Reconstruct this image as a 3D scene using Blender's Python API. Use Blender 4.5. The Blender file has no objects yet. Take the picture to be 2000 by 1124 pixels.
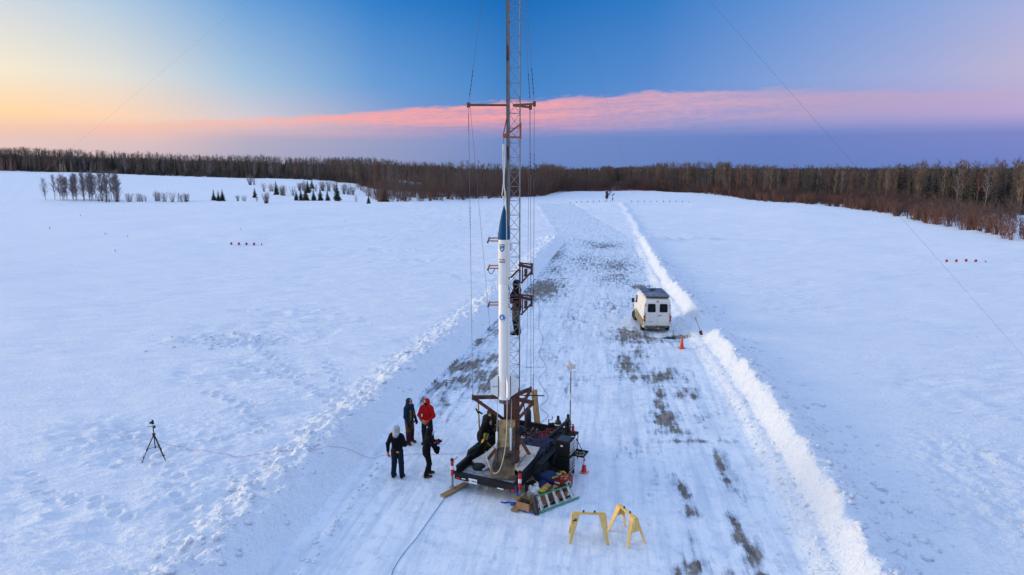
import bpy, bmesh, math, random
import numpy as np
from mathutils import Vector, Matrix

scn = bpy.context.scene
col = scn.collection
R = math.radians
rng = np.random.default_rng(7)
random.seed(7)

# ------------------------------------------------------------------ camera
cam_data = bpy.data.cameras.new("camera")
cam_data.sensor_width = 36.0
cam_data.lens = 1300 / 2000 * 36.0
cam_data.clip_start = 0.1
cam_data.clip_end = 20000
cam = bpy.data.objects.new("camera", cam_data)
col.objects.link(cam)
cam.location = (0, 0, 10.2)
cam.rotation_euler = (R(90 - 10.289), 0, 0)
scn.camera = cam

# ------------------------------------------------------------------ exposure
scn.view_settings.view_transform = 'Standard'
scn.view_settings.look = 'None'
scn.view_settings.exposure = 0.06
scn.view_settings.gamma = 1.0
scn.view_settings.use_curve_mapping = False

# ------------------------------------------------------------------ sun (just above the western horizon, very soft)
SUN_AZ, SUN_EL = -78.0, 8.0
sun_data = bpy.data.lights.new("sun", 'SUN')
sun_data.energy = 2.55
sun_data.color = (1.0, 0.80, 0.52)
sun_data.angle = R(24)
sun = bpy.data.objects.new("sun", sun_data)
col.objects.link(sun)
sdir = Vector((math.sin(R(SUN_AZ)) * math.cos(R(SUN_EL)), math.cos(R(SUN_AZ)) * math.cos(R(SUN_EL)), math.sin(R(SUN_EL))))
sun.rotation_euler = sdir.to_track_quat('Z', 'Y').to_euler()
sun.location = (-60, 20, 30)


def lin(c):
    return tuple(((v / 255) / 12.92) if v / 255 <= 0.04045 else (((v / 255) + 0.055) / 1.055) ** 2.4 for v in c)


# ------------------------------------------------------------------ dusk sky
world = bpy.data.worlds.new("World")
scn.world = world
world.use_nodes = True
W = world.node_tree
W.nodes.clear()


def wn(t, **kw):
    n = W.nodes.new(t)
    for k, v in kw.items():
        setattr(n, k, v)
    return n


def wl(a, b):
    W.links.new(a, b)


def wmath(op, a, b=None, c=None, clamp=False):
    n = wn('ShaderNodeMath', operation=op)
    n.use_clamp = clamp
    for i, v in enumerate((a, b, c)):
        if v is None:
            continue
        if isinstance(v, (int, float)):
            n.inputs[i].default_value = v
        else:
            wl(v, n.inputs[i])
    return n.outputs[0]


def wsmooth(v, lo, hi):
    n = wn('ShaderNodeMapRange', interpolation_type='SMOOTHSTEP')
    wl(v, n.inputs[0])
    for i, q in ((1, lo), (2, hi)):
        if isinstance(q, (int, float)):
            n.inputs[i].default_value = q
        else:
            wl(q, n.inputs[i])
    return n.outputs[0]


def wlerp(v, lo, hi):
    n = wn('ShaderNodeMapRange')
    wl(v, n.inputs[0])
    n.inputs[1].default_value = lo
    n.inputs[2].default_value = hi
    return n.outputs[0]


def wmix(f, a, b):
    n = wn('ShaderNodeMix', data_type='RGBA')
    wl(f, n.inputs[0])
    wl(a, n.inputs[6])
    wl(b, n.inputs[7])
    return n.outputs[2]


tc = wn('ShaderNodeTexCoord')
sep = wn('ShaderNodeSeparateXYZ')
wl(tc.outputs['Generated'], sep.inputs[0])
az = wmath('MULTIPLY', wmath('ARCTAN2', sep.outputs[0], sep.outputs[1]), 180 / math.pi)     # degrees, 0 = view axis
el = wmath('MULTIPLY', wmath('ARCSINE', sep.outputs[2]), 180 / math.pi)
azn = wmath('ADD', wmath('DIVIDE', az, 360.0), 0.5)


def ramp(stops, srgb=True):
    n = wn('ShaderNodeValToRGB')
    cr = n.color_ramp
    cr.interpolation = 'LINEAR'
    stops = sorted(stops)
    while len(cr.elements) < len(stops):
        cr.elements.new(0.5)
    for e, (a, c) in zip(cr.elements, stops):
        e.position = (a + 180) / 360
        c = lin(c) if srgb else (c, c, c)
        e.color = (*c, 1)
    wl(azn, n.inputs[0])
    return n.outputs[0]


rows = [
    (0.0, [(-180, (150, 150, 190)), (-110, (215, 185, 180)), (-72, (240, 190, 160)), (-38, (224, 198, 198)), (-21, (166, 166, 190)), (0, (108, 134, 190)), (21, (100, 126, 188)), (38, (108, 128, 194)), (90, (130, 138, 195)), (180, (150, 150, 190))]),
    (2.3, [(-180, (155, 155, 195)), (-110, (225, 190, 175)), (-72, (252, 195, 130)), (-38, (230, 196, 186)), (-28, (222, 192, 190)), (-21, (178, 172, 194)), (0, (112, 138, 195)), (21, (104, 128, 192)), (38, (126, 134, 197)), (90, (150, 150, 205)), (180, (155, 155, 195))]),
    (3.6, [(-180, (155, 160, 205)), (-110, (232, 200, 175)), (-72, (255, 205, 110)), (-38, (254, 214, 162)), (-30, (250, 210, 178)), (-21, (208, 200, 208)), (-8, (120, 150, 204)), (0, (92, 136, 200)), (21, (124, 146, 206)), (38, (182, 165, 208)), (90, (185, 170, 210)), (180, (155, 160, 205))]),
    (6.5, [(-180, (145, 165, 215)), (-110, (228, 215, 205)), (-72, (255, 226, 150)), (-38, (246, 232, 206)), (-30, (224, 222, 214)), (-21, (165, 194, 220)), (-11, (104, 154, 210)), (0, (66, 130, 198)), (11, (88, 138, 204)), (21, (128, 158, 213)), (30, (160, 170, 215)), (38, (190, 180, 208)), (90, (188, 182, 214)), (180, (145, 165, 215))]),
    (13.0, [(-180, (130, 165, 222)), (-110, (195, 208, 225)), (-72, (228, 228, 222)), (-38, (192, 210, 228)), (-30, (160, 194, 226)), (-21, (96, 154, 213)), (-11, (46, 124, 198)), (0, (26, 106, 182)), (11, (48, 120, 194)), (21, (94, 142, 208)), (30, (126, 160, 217)), (38, (158, 175, 221)), (90, (165, 182, 224)), (180, (130, 165, 222))]),
    (32.0, [(-180, (150, 185, 232)), (-72, (190, 210, 235)), (-10, (120, 170, 226)), (10, (118, 168, 226)), (90, (165, 192, 234)), (180, (150, 185, 232))]),
    (60.0, [(-180, (203, 226, 271)), (-72, (208, 229, 271)), (0, (198, 223, 271)), (90, (202, 226, 271)), (180, (203, 226, 271))]),
]
sky = ramp(rows[0][1])
for (e0, _), (e1, st) in zip(rows[:-1], rows[1:]):
    sky = wmix(wlerp(el, e0, e1), sky, ramp(st))

# the long pink cloud: its lower and upper edge in degrees over the azimuth, broken up by stretched noise
cvec = wn('ShaderNodeCombineXYZ')
wl(wmath('MULTIPLY', az, 0.045), cvec.inputs[0])
wl(wmath('MULTIPLY', wmath('SUBTRACT', el, wmath('MULTIPLY', az, 0.022)), 0.95), cvec.inputs[1])
n1 = wn('ShaderNodeTexNoise')
n1.inputs['Scale'].default_value = 1.0
n1.inputs['Detail'].default_value = 7
n1.inputs['Roughness'].default_value = 0.58
wl(cvec.outputs[0], n1.inputs['Vector'])
cvec2 = wn('ShaderNodeCombineXYZ')
wl(wmath('MULTIPLY', az, 0.30), cvec2.inputs[0])
wl(wmath('MULTIPLY', wmath('SUBTRACT', el, wmath('MULTIPLY', az, 0.03)), 2.6), cvec2.inputs[1])
n2 = wn('ShaderNodeTexNoise')
n2.inputs['Scale'].default_value = 1.0
n2.inputs['Detail'].default_value = 5
wl(cvec2.outputs[0], n2.inputs['Vector'])
bot = wmath('MULTIPLY', ramp([(-90, .20), (-38, .222), (-21, .262), (-10, .262), (0, .285), (11, .295), (21, .295), (30, .35), (38, .37), (60, .42)], False), 10)
top = wmath('MULTIPLY', ramp([(-90, .27), (-38, .275), (-30, .315), (-21, .375), (-10, .46), (0, .545), (11, .60), (21, .60), (30, .55), (38, .49), (60, .45)], False), 10)
eln = wmath('ADD', el, wmath('MULTIPLY', wmath('SUBTRACT', n1.outputs[0], 0.5), 0.9))
cvec3 = wn('ShaderNodeCombineXYZ')
wl(wmath('MULTIPLY', az, 0.9), cvec3.inputs[0])
wl(wmath('MULTIPLY', wmath('SUBTRACT', el, wmath('MULTIPLY', az, 0.03)), 5.0), cvec3.inputs[1])
n3 = wn('ShaderNodeTexNoise')
n3.inputs['Scale'].default_value = 1.0
n3.inputs['Detail'].default_value = 8
n3.inputs['Roughness'].default_value = 0.65
n3.inputs['Distortion'].default_value = 0.6
wl(cvec3.outputs[0], n3.inputs['Vector'])
eln2 = wmath('ADD', wmath('ADD', el, wmath('MULTIPLY', wmath('SUBTRACT', n2.outputs[0], 0.5), 0.9)), wmath('MULTIPLY', wmath('SUBTRACT', n3.outputs[0], 0.5), 0.9))
m_bot = wsmooth(eln, wmath('SUBTRACT', bot, 0.8), wmath('ADD', bot, 1.7))
m_top = wmath('SUBTRACT', 1.0, wsmooth(eln2, wmath('SUBTRACT', top, 0.35), wmath('ADD', top, 0.12)))
streak = wsmooth(wmath('ADD', wmath('MULTIPLY', n1.outputs[0], 0.6), wmath('MULTIPLY', n3.outputs[0], 0.4)), 0.36, 0.60)
amt = ramp([(-120, 0.0), (-60, .3), (-38, .45), (-28, .85), (0, 1.0), (15, .9), (25, .72), (32, .55), (38, .36), (55, 0.0)], False)
cm = wmath('MULTIPLY', wmath('MULTIPLY', m_bot, m_top), wmath('MULTIPLY', amt, wmath('ADD', wmath('MULTIPLY', streak, 0.5), 0.5)))
ccol = ramp([(-90, (255, 190, 110)), (-38, (255, 198, 146)), (-27, (254, 180, 152)), (-14, (252, 168, 158)), (0, (246, 164, 164)), (7, (226, 166, 180)), (15, (210, 168, 190)), (25, (198, 162, 188)), (38, (194, 165, 196)), (60, (185, 165, 205))])
sky = wmix(cm, sky, ccol)
bg = wn('ShaderNodeBackground')
wl(sky, bg.inputs[0])
bg.inputs[1].default_value = 1.0
wo = wn('ShaderNodeOutputWorld')
wl(bg.outputs[0], wo.inputs[0])

# ------------------------------------------------------------------ materials


def material(name, color, rough=0.6, metal=0.0, var=0.18, scale=6.0, bump=0.0, bscale=40.0, stretch=(1, 1, 1), color2=None, thresh=None, attr=None, spec=0.5, emit=None):
    m = bpy.data.materials.new(name)
    m.use_nodes = True
    nt = m.node_tree
    b = nt.nodes['Principled BSDF']
    b.inputs['Roughness'].default_value = rough
    b.inputs['Metallic'].default_value = metal
    b.inputs['Specular IOR Level'].default_value = spec
    tcn = nt.nodes.new('ShaderNodeTexCoord')
    mp = nt.nodes.new('ShaderNodeMapping')
    mp.inputs['Scale'].default_value = stretch
    nt.links.new(tcn.outputs['Object'], mp.inputs[0])
    no = nt.nodes.new('ShaderNodeTexNoise')
    no.inputs['Scale'].default_value = scale
    no.inputs['Detail'].default_value = 5
    nt.links.new(mp.outputs[0], no.inputs['Vector'])
    cr = nt.nodes.new('ShaderNodeValToRGB')
    lo = tuple(max(0, c * (1 - var)) for c in color)
    hi = tuple(min(1, c * (1 + var)) for c in color)
    cr.color_ramp.elements[0].position = 0.3
    cr.color_ramp.elements[1].position = 0.7
    cr.color_ramp.elements[0].color = (*lo, 1)
    cr.color_ramp.elements[1].color = (*hi, 1)
    nt.links.new(no.outputs[0], cr.inputs[0])
    out = cr.outputs[0]
    if attr:
        at = nt.nodes.new('ShaderNodeAttribute')
        at.attribute_name = attr
        mx = nt.nodes.new('ShaderNodeMix')
        mx.data_type = 'RGBA'
        mx.blend_type = 'MULTIPLY'
        mx.inputs[0].default_value = 1
        nt.links.new(at.outputs['Color'], mx.inputs[6])
        nt.links.new(out, mx.inputs[7])
        out = mx.outputs[2]
    if color2:
        n3 = nt.nodes.new('ShaderNodeTexNoise')
        n3.inputs['Scale'].default_value = scale * 0.6
        n3.inputs['Detail'].default_value = 6
        nt.links.new(mp.outputs[0], n3.inputs['Vector'])
        mr = nt.nodes.new('ShaderNodeMapRange')
        t = thresh or 0.55
        mr.inputs[1].default_value = t - 0.06
        mr.inputs[2].default_value = t + 0.1
        nt.links.new(n3.outputs[0], mr.inputs[0])
        mx = nt.nodes.new('ShaderNodeMix')
        mx.data_type = 'RGBA'
        nt.links.new(mr.outputs[0], mx.inputs[0])
        nt.links.new(out, mx.inputs[6])
        mx.inputs[7].default_value = (*color2, 1)
        out = mx.outputs[2]
    nt.links.new(out, b.inputs['Base Color'])
    if bump > 0:
        nb = nt.nodes.new('ShaderNodeTexNoise')
        nb.inputs['Scale'].default_value = bscale
        nb.inputs['Detail'].default_value = 4
        nt.links.new(mp.outputs[0], nb.inputs['Vector'])
        bp = nt.nodes.new('ShaderNodeBump')
        bp.inputs['Strength'].default_value = bump
        bp.inputs['Distance'].default_value = 0.02
        nt.links.new(nb.outputs[0], bp.inputs['Height'])
        nt.links.new(bp.outputs[0], b.inputs['Normal'])
    return m


M = {}
M['white_paint'] = material('white_paint', (.78, .78, .76), .32, var=.05, scale=2)
M['rocket_white'] = material('rocket_white', (.86, .82, .75), .35, var=.04, scale=3, bump=.05)
M['fin_white'] = material('fin_white', (.84, .82, .78), .5, var=.08, scale=8)
M['nose_blue'] = material('nose_blue', (.004, .075, .165), .6, spec=.15, var=.12)
M['emblem_teal'] = material('emblem_teal', (.01, .085, .17), .4, var=.1)
M['emblem_blue'] = material('emblem_blue', (.015, .16, .48), .4, var=.08)
M['print_white'] = material('print_white', (.8, .82, .84), .5, var=.03)
M['print_dark'] = material('print_dark', (.05, .035, .06), .5, var=.1)
M['print_orange'] = material('print_orange', (.55, .24, .10), .5, var=.1)
M['print_green'] = material('print_green', (.02, .18, .09), .5, var=.1)
M['rust_steel'] = material('rust_steel', (.115, .036, .018), .8, var=.35, scale=7, bump=.3, color2=(.035, .018, .014), thresh=.56)
M['rust_light'] = material('rust_light', (.16, .065, .035), .75, var=.35, scale=9, bump=.3)
M['galv'] = material('galv', (.20, .21, .215), .55, metal=.2, var=.25, scale=14)
M['rail_brown'] = material('rail_brown', (.13, .088, .068), .7, metal=.1, var=.3, scale=10, stretch=(1, 1, .15))
M['orange_paint'] = material('orange_paint', (.42, .085, .03), .5, var=.25, scale=12)
M['orange_wood'] = material('orange_wood', (.44, .19, .07), .6, var=.3, scale=14, color2=(.22, .09, .05), thresh=.58)
M['cable'] = material('cable', (.10, .10, .105), .5, var=.2)
M['cable_pale'] = material('cable_pale', (.36, .36, .36), .5, var=.2)
M['rope_white'] = material('rope_white', (.62, .58, .44), .8, var=.15, scale=60)
M['hoist_white'] = material('hoist_white', (.68, .67, .60), .5, var=.12)
M['black_metal'] = material('black_metal', (.009, .009, .010), .5, var=.3, scale=9, spec=.3)
M['trailer_black'] = material('trailer_black', (.010, .011, .012), .6, var=.4, scale=6, color2=(.035, .033, .030), thresh=.64, bump=.1, spec=.25)
M['deck_plate'] = material('deck_plate', (.045, .042, .038), .7, var=.4, scale=5, color2=(.15, .15, .155), thresh=.60, bump=.3)
M['deck_snow'] = material('deck_snow', (.24, .25, .265), .7, var=.35, scale=6, color2=(.10, .095, .09), thresh=.56, bump=.4)
M['tyre'] = material('tyre', (.012, .012, .012), .85, var=.3, scale=20, bump=.2)
M['rim_tan'] = material('rim_tan', (.32, .22, .12), .5, metal=.3, var=.2)
M['rim_grey'] = material('rim_grey', (.22, .21, .2), .5, metal=.4, var=.2)
M['red_paint'] = material('red_paint', (.50, .015, .02), .45, var=.18, scale=10)
M['red_box'] = material('red_box', (.30, .012, .02), .45, var=.25, scale=10)
M['red_light'] = material('red_light', (.42, .012, .012), .2, var=.1)
M['orange_light'] = material('orange_light', (.62, .14, .02), .2, var=.1)
M['jack_grey'] = material('jack_grey', (.33, .29, .25), .5, metal=.4, var=.35, scale=18)
M['plank_wood'] = material('plank_wood', (.30, .19, .09), .75, var=.25, scale=5, stretch=(1, 12, 12), bump=.25, color2=(.20, .12, .055), thresh=.6)
M['post_wood'] = material('post_wood', (.36, .22, .085), .7, var=.28, scale=4, stretch=(10, 10, .6), bump=.2, color2=(.22, .12, .05), thresh=.6)
M['ply_wood'] = material('ply_wood', (.80, .52, .165), .65, var=.12, scale=4, stretch=(6, 6, .8), bump=.1)
M['cardboard'] = material('cardboard', (.38, .20, .085), .85, var=.12, scale=5)
M['board_white'] = material('board_white', (.52, .48, .44), .7, var=.15, scale=5, color2=(.27, .255, .26), thresh=.6)
M['deflector'] = material('deflector', (.44, .285, .115), .8, var=.3, scale=6, bump=.3, color2=(.06, .045, .032), thresh=.58)
M['deflector_soot'] = material('deflector_soot', (.165, .105, .055), .85, var=.45, scale=5, bump=.3, color2=(.035, .027, .020), thresh=.56)
M['navy_tarp'] = material('navy_tarp', (.005, .012, .052), .65, var=.35, scale=5, bump=.3, bscale=12)
M['navy_cloth'] = material('navy_cloth', (.006, .016, .075), .85, var=.3, scale=9, bump=.4, bscale=18)
M['barrel_blue'] = material('barrel_blue', (.015, .045, .10), .55, var=.3, scale=8)
M['mat_blue'] = material('mat_blue', (.022, .036, .055), .7, var=.4, scale=9)
M['green_rail'] = material('green_rail', (.010, .30, .14), .45, var=.15, scale=10)
M['alu'] = material('alu', (.55, .55, .56), .35, metal=.5, var=.15, scale=14)
M['bottle_dark'] = material('bottle_dark', (.018, .020, .024), .35, var=.2)
M['bottle_green'] = material('bottle_green', (.04, .05, .03), .4, var=.2)
M['bottle_olive'] = material('bottle_olive', (.075, .072, .02), .45, var=.2)
M['yellow_paint'] = material('yellow_paint', (.55, .32, .02), .5, var=.18)
M['yellow_cloth'] = material('yellow_cloth', (.50, .38, .02), .7, var=.2)
M['blue_strap'] = material('blue_strap', (.010, .07, .36), .7, var=.25, scale=30)
M['blue_cable'] = material('blue_cable', (.02, .10, .38), .6, var=.1)
M['pink_cable'] = material('pink_cable', (.55, .25, .36), .6, var=.1)
M['cone_orange'] = material('cone_orange', (.66, .085, .02), .45, var=.1)
M['cone_red'] = material('cone_red', (.62, .03, .015), .45, var=.1)
M['collar_white'] = material('collar_white', (.75, .75, .74), .35, var=.05)
M['van_white'] = material('van_white', (.80, .75, .66), .4, var=.06, scale=2.5, color2=(.62, .57, .46), thresh=.66)
M['van_dirt'] = material('van_dirt', (.20, .185, .10), .75, var=.3, scale=4, color2=(.36, .33, .25), thresh=.6)
M['bumper_dirt'] = material('bumper_dirt', (.10, .085, .06), .75, var=.5, scale=6, color2=(.34, .31, .25), thresh=.58)
M['glass_dark'] = material('glass_dark', (.004, .006, .010), .2, var=.3, spec=.15)
M['panel_dark'] = material('panel_dark', (.040, .045, .075), .35, var=.35, scale=3, color2=(.40, .41, .45), thresh=.58, stretch=(.6, 3, 1), spec=.3)
M['plastic_dark'] = material('plastic_dark', (.02, .02, .022), .6, var=.2)
M['skin'] = material('skin', (.50, .27, .19), .6, var=.08)
M['hair'] = material('hair', (.05, .03, .02), .8, var=.2)
M['marker_red'] = material('marker_red', (.42, .01, .03), .5, var=.1)
M['bag_clear'] = material('bag_clear', (.60, .60, .58), .3, var=.2, scale=10)
M['tan_leather'] = material('tan_leather', (.36, .21, .06), .8, var=.2, scale=30)


def cloth(n, c, v=.25):
    M[n] = material(n, c, .9, var=v, scale=14, bump=.35, bscale=22, spec=.12)


cloth('c_black', (.008, .008, .011)); cloth('c_char', (.014, .012, .014)); cloth('c_navy', (.012, .030, .060)); cloth('c_navy_dark', (.010, .016, .030))
cloth('c_red', (.50, .012, .012)); cloth('c_maroon', (.050, .012, .022)); cloth('c_brown', (.10, .055, .02)); cloth('c_tan', (.17, .085, .025)); cloth('c_yellow', (.15, .125, .02))
cloth('c_grey', (.42, .42, .40)); cloth('c_olive', (.040, .038, .018)); cloth('c_greypants', (.085, .078, .062)); cloth('c_bootbrown', (.09, .045, .025)); cloth('c_boot', (.014, .013, .014))
cloth('c_orange', (.70, .085, .02)); cloth('c_white', (.62, .60, .60)); cloth('c_redglove', (.42, .03, .02)); cloth('c_purple', (.045, .02, .05))

# ------------------------------------------------------------------ builders


def link(o, parent=None):
    col.objects.link(o)
    if parent is not None:
        o.parent = parent
    return o


def tag(o, label=None, cat=None, group=None, kind=None):
    if label: o['label'] = label
    if cat: o['category'] = cat
    if group: o['group'] = group
    if kind: o['kind'] = kind
    return o


def thing(name, label, cat, loc=(0, 0, 0), rz=0.0, group=None, rot=None, scale=1.0):
    o = bpy.data.objects.new(name, None)
    o.empty_display_size = .2
    o.location = loc
    o.rotation_euler = rot if rot else (0, 0, rz)
    o.scale = (scale,) * 3
    link(o)
    return tag(o, label, cat, group)


class MB:
    """collects shapes into one mesh; every shape may carry its own material slot"""

    def __init__(s):
        s.v, s.f, s.m, s.cur, s.mats = [], [], [], 0, []

    def mat(s, name):
        mm = M[name]
        if mm not in s.mats: s.mats.append(mm)
        s.cur = s.mats.index(mm)
        return s

    def add(s, v, f):
        o = len(s.v)
        s.v += [tuple(p) for p in v]
        s.f += [tuple(i + o for i in q) for q in f]
        s.m += [s.cur] * len(f)
        return s

    def box(s, c, d, rz=0.0, rot=None, bev=0.0):
        """box of size d centred on c"""
        bx, by, bz = (q / 2 for q in d)
        rm = Matrix.Rotation(rz, 3, 'Z') if rot is None else rot
        c = Vector(c)
        if bev <= 0:
            P = [(x, y, z) for z in (-bz, bz) for y in (-by, by) for x in (-bx, bx)]
            F = [(0, 2, 3, 1), (4, 5, 7, 6), (0, 1, 5, 4), (2, 6, 7, 3), (0, 4, 6, 2), (1, 3, 7, 5)]
        else:
            bm = bmesh.new()
            bmesh.ops.create_cube(bm, size=1)
            for q in bm.verts:
                q.co = (q.co.x * 2 * bx, q.co.y * 2 * by, q.co.z * 2 * bz)
            bmesh.ops.bevel(bm, geom=list(bm.edges), offset=bev, segments=2, affect='EDGES', profile=.5)
            bm.verts.ensure_lookup_table()
            P = [q.co.copy() for q in bm.verts]
            F = [tuple(q.index for q in ff.verts) for ff in bm.faces]
            bm.free()
        return s.add([c + rm @ Vector(p) for p in P], F)

    def bar(s, a, b, w, h=None, up=(0, 0, 1)):
        """rectangular bar from a to b, w across, h along up"""
        h = h or w
        a, b, up = Vector(a), Vector(b), Vector(up)
        d = (b - a).normalized()
        sx = d.cross(up)
        if sx.length < 1e-4: sx = d.cross(Vector((1, 0, 0)))
        sx.normalize()
        uz = sx.cross(d)
        P = []
        for q in (a, b):
            for i, j in ((-1, -1), (1, -1), (1, 1), (-1, 1)):
                P.append(q + sx * (w / 2 * i) + uz * (h / 2 * j))
        return s.add(P, [(0, 1, 2, 3), (7, 6, 5, 4), (0, 4, 5, 1), (1, 5, 6, 2), (2, 6, 7, 3), (3, 7, 4, 0)])

    def tube(s, pts, r, n=8, cap=True):
        pts = [Vector(p) for p in pts]
        rs = r if isinstance(r, (list, tuple)) else [r] * len(pts)
        P, F = [], []
        ref = None
        for i, p in enumerate(pts):
            d = (pts[min(i + 1, len(pts) - 1)] - pts[max(i - 1, 0)])
            d = d.normalized() if d.length > 1e-9 else Vector((0, 0, 1))
            if ref is None:
                ref = d.cross(Vector((0, 0, 1)))
                if ref.length < 1e-3: ref = d.cross(Vector((1, 0, 0)))
            x = (ref - d * ref.dot(d)).normalized()
            ref = x
            y = d.cross(x)
            for k in range(n):
                a = 2 * math.pi * k / n
                P.append(p + (x * math.cos(a) + y * math.sin(a)) * rs[i])
        for i in range(len(pts) - 1):
            for k in range(n):
                F.append((i * n + k, i * n + (k + 1) % n, (i + 1) * n + (k + 1) % n, (i + 1) * n + k))
        if cap:
            F.append(tuple(reversed(range(n))))
            F.append(tuple(range((len(pts) - 1) * n, len(pts) * n)))
        return s.add(P, F)

    def lathe(s, prof, c=(0, 0, 0), n=20, axis='Z', cap=True):
        """prof = [(r, h)] about the axis through c"""
        P, F = [], []
        for r, h in prof:
            for k in range(n):
                a = 2 * math.pi * k / n
                q = (r * math.cos(a), r * math.sin(a), h)
                if axis == 'X': q = (h, r * math.cos(a), r * math.sin(a))
                if axis == 'Y': q = (r * math.sin(a), h, r * math.cos(a))
                P.append((c[0] + q[0], c[1] + q[1], c[2] + q[2]))
        for i in range(len(prof) - 1):
            for k in range(n):
                F.append((i * n + k, i * n + (k + 1) % n, (i + 1) * n + (k + 1) % n, (i + 1) * n + k))
        if cap:
            F.append(tuple(reversed(range(n))))
            F.append(tuple(range((len(prof) - 1) * n, len(prof) * n)))
        return s.add(P, F)

    def prism(s, poly, a, b):
        """poly = points of a planar outline; extruded from offset a to offset b (vectors)"""
        n = len(poly)
        a, b = Vector(a), Vector(b)
        P = [Vector(p) + a for p in poly] + [Vector(p) + b for p in poly]
        F = [tuple(reversed(range(n))), tuple(range(n, 2 * n))] + [(k, (k + 1) % n, n + (k + 1) % n, n + k) for k in range(n)]
        return s.add(P, F)

    def blob(s, c, d, seed=0, amp=.15, sub=2):
        bm = bmesh.new()
        bmesh.ops.create_icosphere(bm, subdivisions=sub, radius=1)
        rr = random.Random(seed)
        ph = [(rr.uniform(1.5, 4), rr.uniform(1.5, 4), rr.uniform(1.5, 4), rr.uniform(0, 6)) for _ in range(5)]
        P = []
        for q in bm.verts:
            k = 1 + amp * sum(math.sin(a * q.co.x + b * q.co.y + e * q.co.z + g) for a, b, e, g in ph) / 2
            P.append((c[0] + q.co.x * k * d[0] / 2, c[1] + q.co.y * k * d[1] / 2, c[2] + q.co.z * k * d[2] / 2))
        F = [tuple(q.index for q in ff.verts) for ff in bm.faces]
        bm.free()
        return s.add(P, F)

    def mesh(s, name, smooth=False):
        me = bpy.data.meshes.new(name)
        me.from_pydata(s.v, [], s.f)
        for mm in s.mats: me.materials.append(mm)
        if len(s.mats) > 1:
            me.polygons.foreach_set('material_index', s.m)
        bm = bmesh.new()
        bm.from_mesh(me)
        bmesh.ops.recalc_face_normals(bm, faces=bm.faces)
        bm.to_mesh(me)
        bm.free()
        if smooth:
            me.polygons.foreach_set('use_smooth', [True] * len(me.polygons))
            try:
                me.set_sharp_from_angle(angle=R(40))
            except Exception:
                pass
        me.update()
        return me

    def build(s, name, matname=None, parent=None, label=None, smooth=False, world=False):
        if matname and not s.mats:
            s.mat(matname)
        if world and parent is not None:
            r = parent
            while r.parent is not None: r = r.parent
            mw = Matrix.LocRotScale(r.location, r.rotation_euler, r.scale).inverted()
            s.v = [tuple(mw @ Vector(p)) for p in s.v]
        o = bpy.data.objects.new(name, s.mesh(name, smooth))
        link(o, parent)
        if label: o['label'] = label
        return o


def np_mesh(name, V, F, mats=(), smooth=False, colors=None, attr='tint'):
    """V (n,3) array, F (m,k) array"""
    me = bpy.data.meshes.new(name)
    V = np.asarray(V, dtype=np.float32)
    F = np.asarray(F, dtype=np.int32)
    k = F.shape[1]
    me.vertices.add(len(V))
    me.vertices.foreach_set('co', V.ravel())
    me.loops.add(F.size)
    me.loops.foreach_set('vertex_index', F.ravel())
    me.polygons.add(len(F))
    me.polygons.foreach_set('loop_start', np.arange(0, F.size, k, dtype=np.int32))
    try:
        me.polygons.foreach_set('loop_total', np.full(len(F), k, dtype=np.int32))
    except Exception:
        pass
    me.polygons.foreach_set('use_smooth', np.full(len(F), bool(smooth)))
    for mm in mats: me.materials.append(mm)
    me.update(calc_edges=True)
    if colors is not None:
        ca = me.color_attributes.new(attr, 'FLOAT_COLOR', 'POINT')
        c4 = np.ones((len(V), 4), dtype=np.float32)
        c4[:, :3] = colors
        ca.data.foreach_set('color', c4.ravel())
    return me


def spline(pts, n=6):
    """Catmull-Rom through the points"""
    P = [Vector(p) for p in pts]
    out = []
    for i in range(len(P) - 1):
        p0, p1, p2, p3 = P[max(i - 1, 0)], P[i], P[i + 1], P[min(i + 2, len(P) - 1)]
        for k in range(n):
            t = k / n
            out.append(.5 * ((2 * p1) + (p2 - p0) * t + (2 * p0 - 5 * p1 + 4 * p2 - p3) * t * t + (3 * p1 - p0 - 3 * p2 + p3) * t ** 3))
    out.append(P[-1])
    return out

# ------------------------------------------------------------------ noise


def hash2(ix, iy, seed):
    h = (ix.astype(np.int64) * 374761393 + iy.astype(np.int64) * 668265263 + seed * 974711 + 1013904223) & 0xFFFFFFFF
    h = ((h ^ (h >> 13)) * 1274126177) & 0xFFFFFFFF
    h = ((h ^ (h >> 16)) * 2246822519) & 0xFFFFFFFF
    return ((h ^ (h >> 15)) & 0xFFFFFF) / float(0xFFFFFF)


def vnoise(x, y, seed=0):
    ix, iy = np.floor(x), np.floor(y)
    fx, fy = x - ix, y - iy
    ux, uy = fx ** 3 * (fx * (fx * 6 - 15) + 10), fy ** 3 * (fy * (fy * 6 - 15) + 10)
    ix, iy = ix.astype(np.int64), iy.astype(np.int64)
    a, b = hash2(ix, iy, seed), hash2(ix + 1, iy, seed)
    c, d = hash2(ix, iy + 1, seed), hash2(ix + 1, iy + 1, seed)
    return (a + (b - a) * ux) * (1 - uy) + (c + (d - c) * ux) * uy


def fbm(x, y, seed=0, octv=4, gain=.5):
    s, a, t = 0, 1, 0
    for o in range(octv):
        ca, sa = math.cos(.6 * o), math.sin(.6 * o)
        s = s + a * vnoise((x * ca - y * sa) * 2 ** o, (x * sa + y * ca) * 2 ** o, seed + 17 * o)
        t += a
        a *= gain
    return s / t


def sstep(a, b, v):
    t = np.clip((v - a) / (b - a), 0, 1)
    return t * t * (3 - 2 * t)


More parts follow.
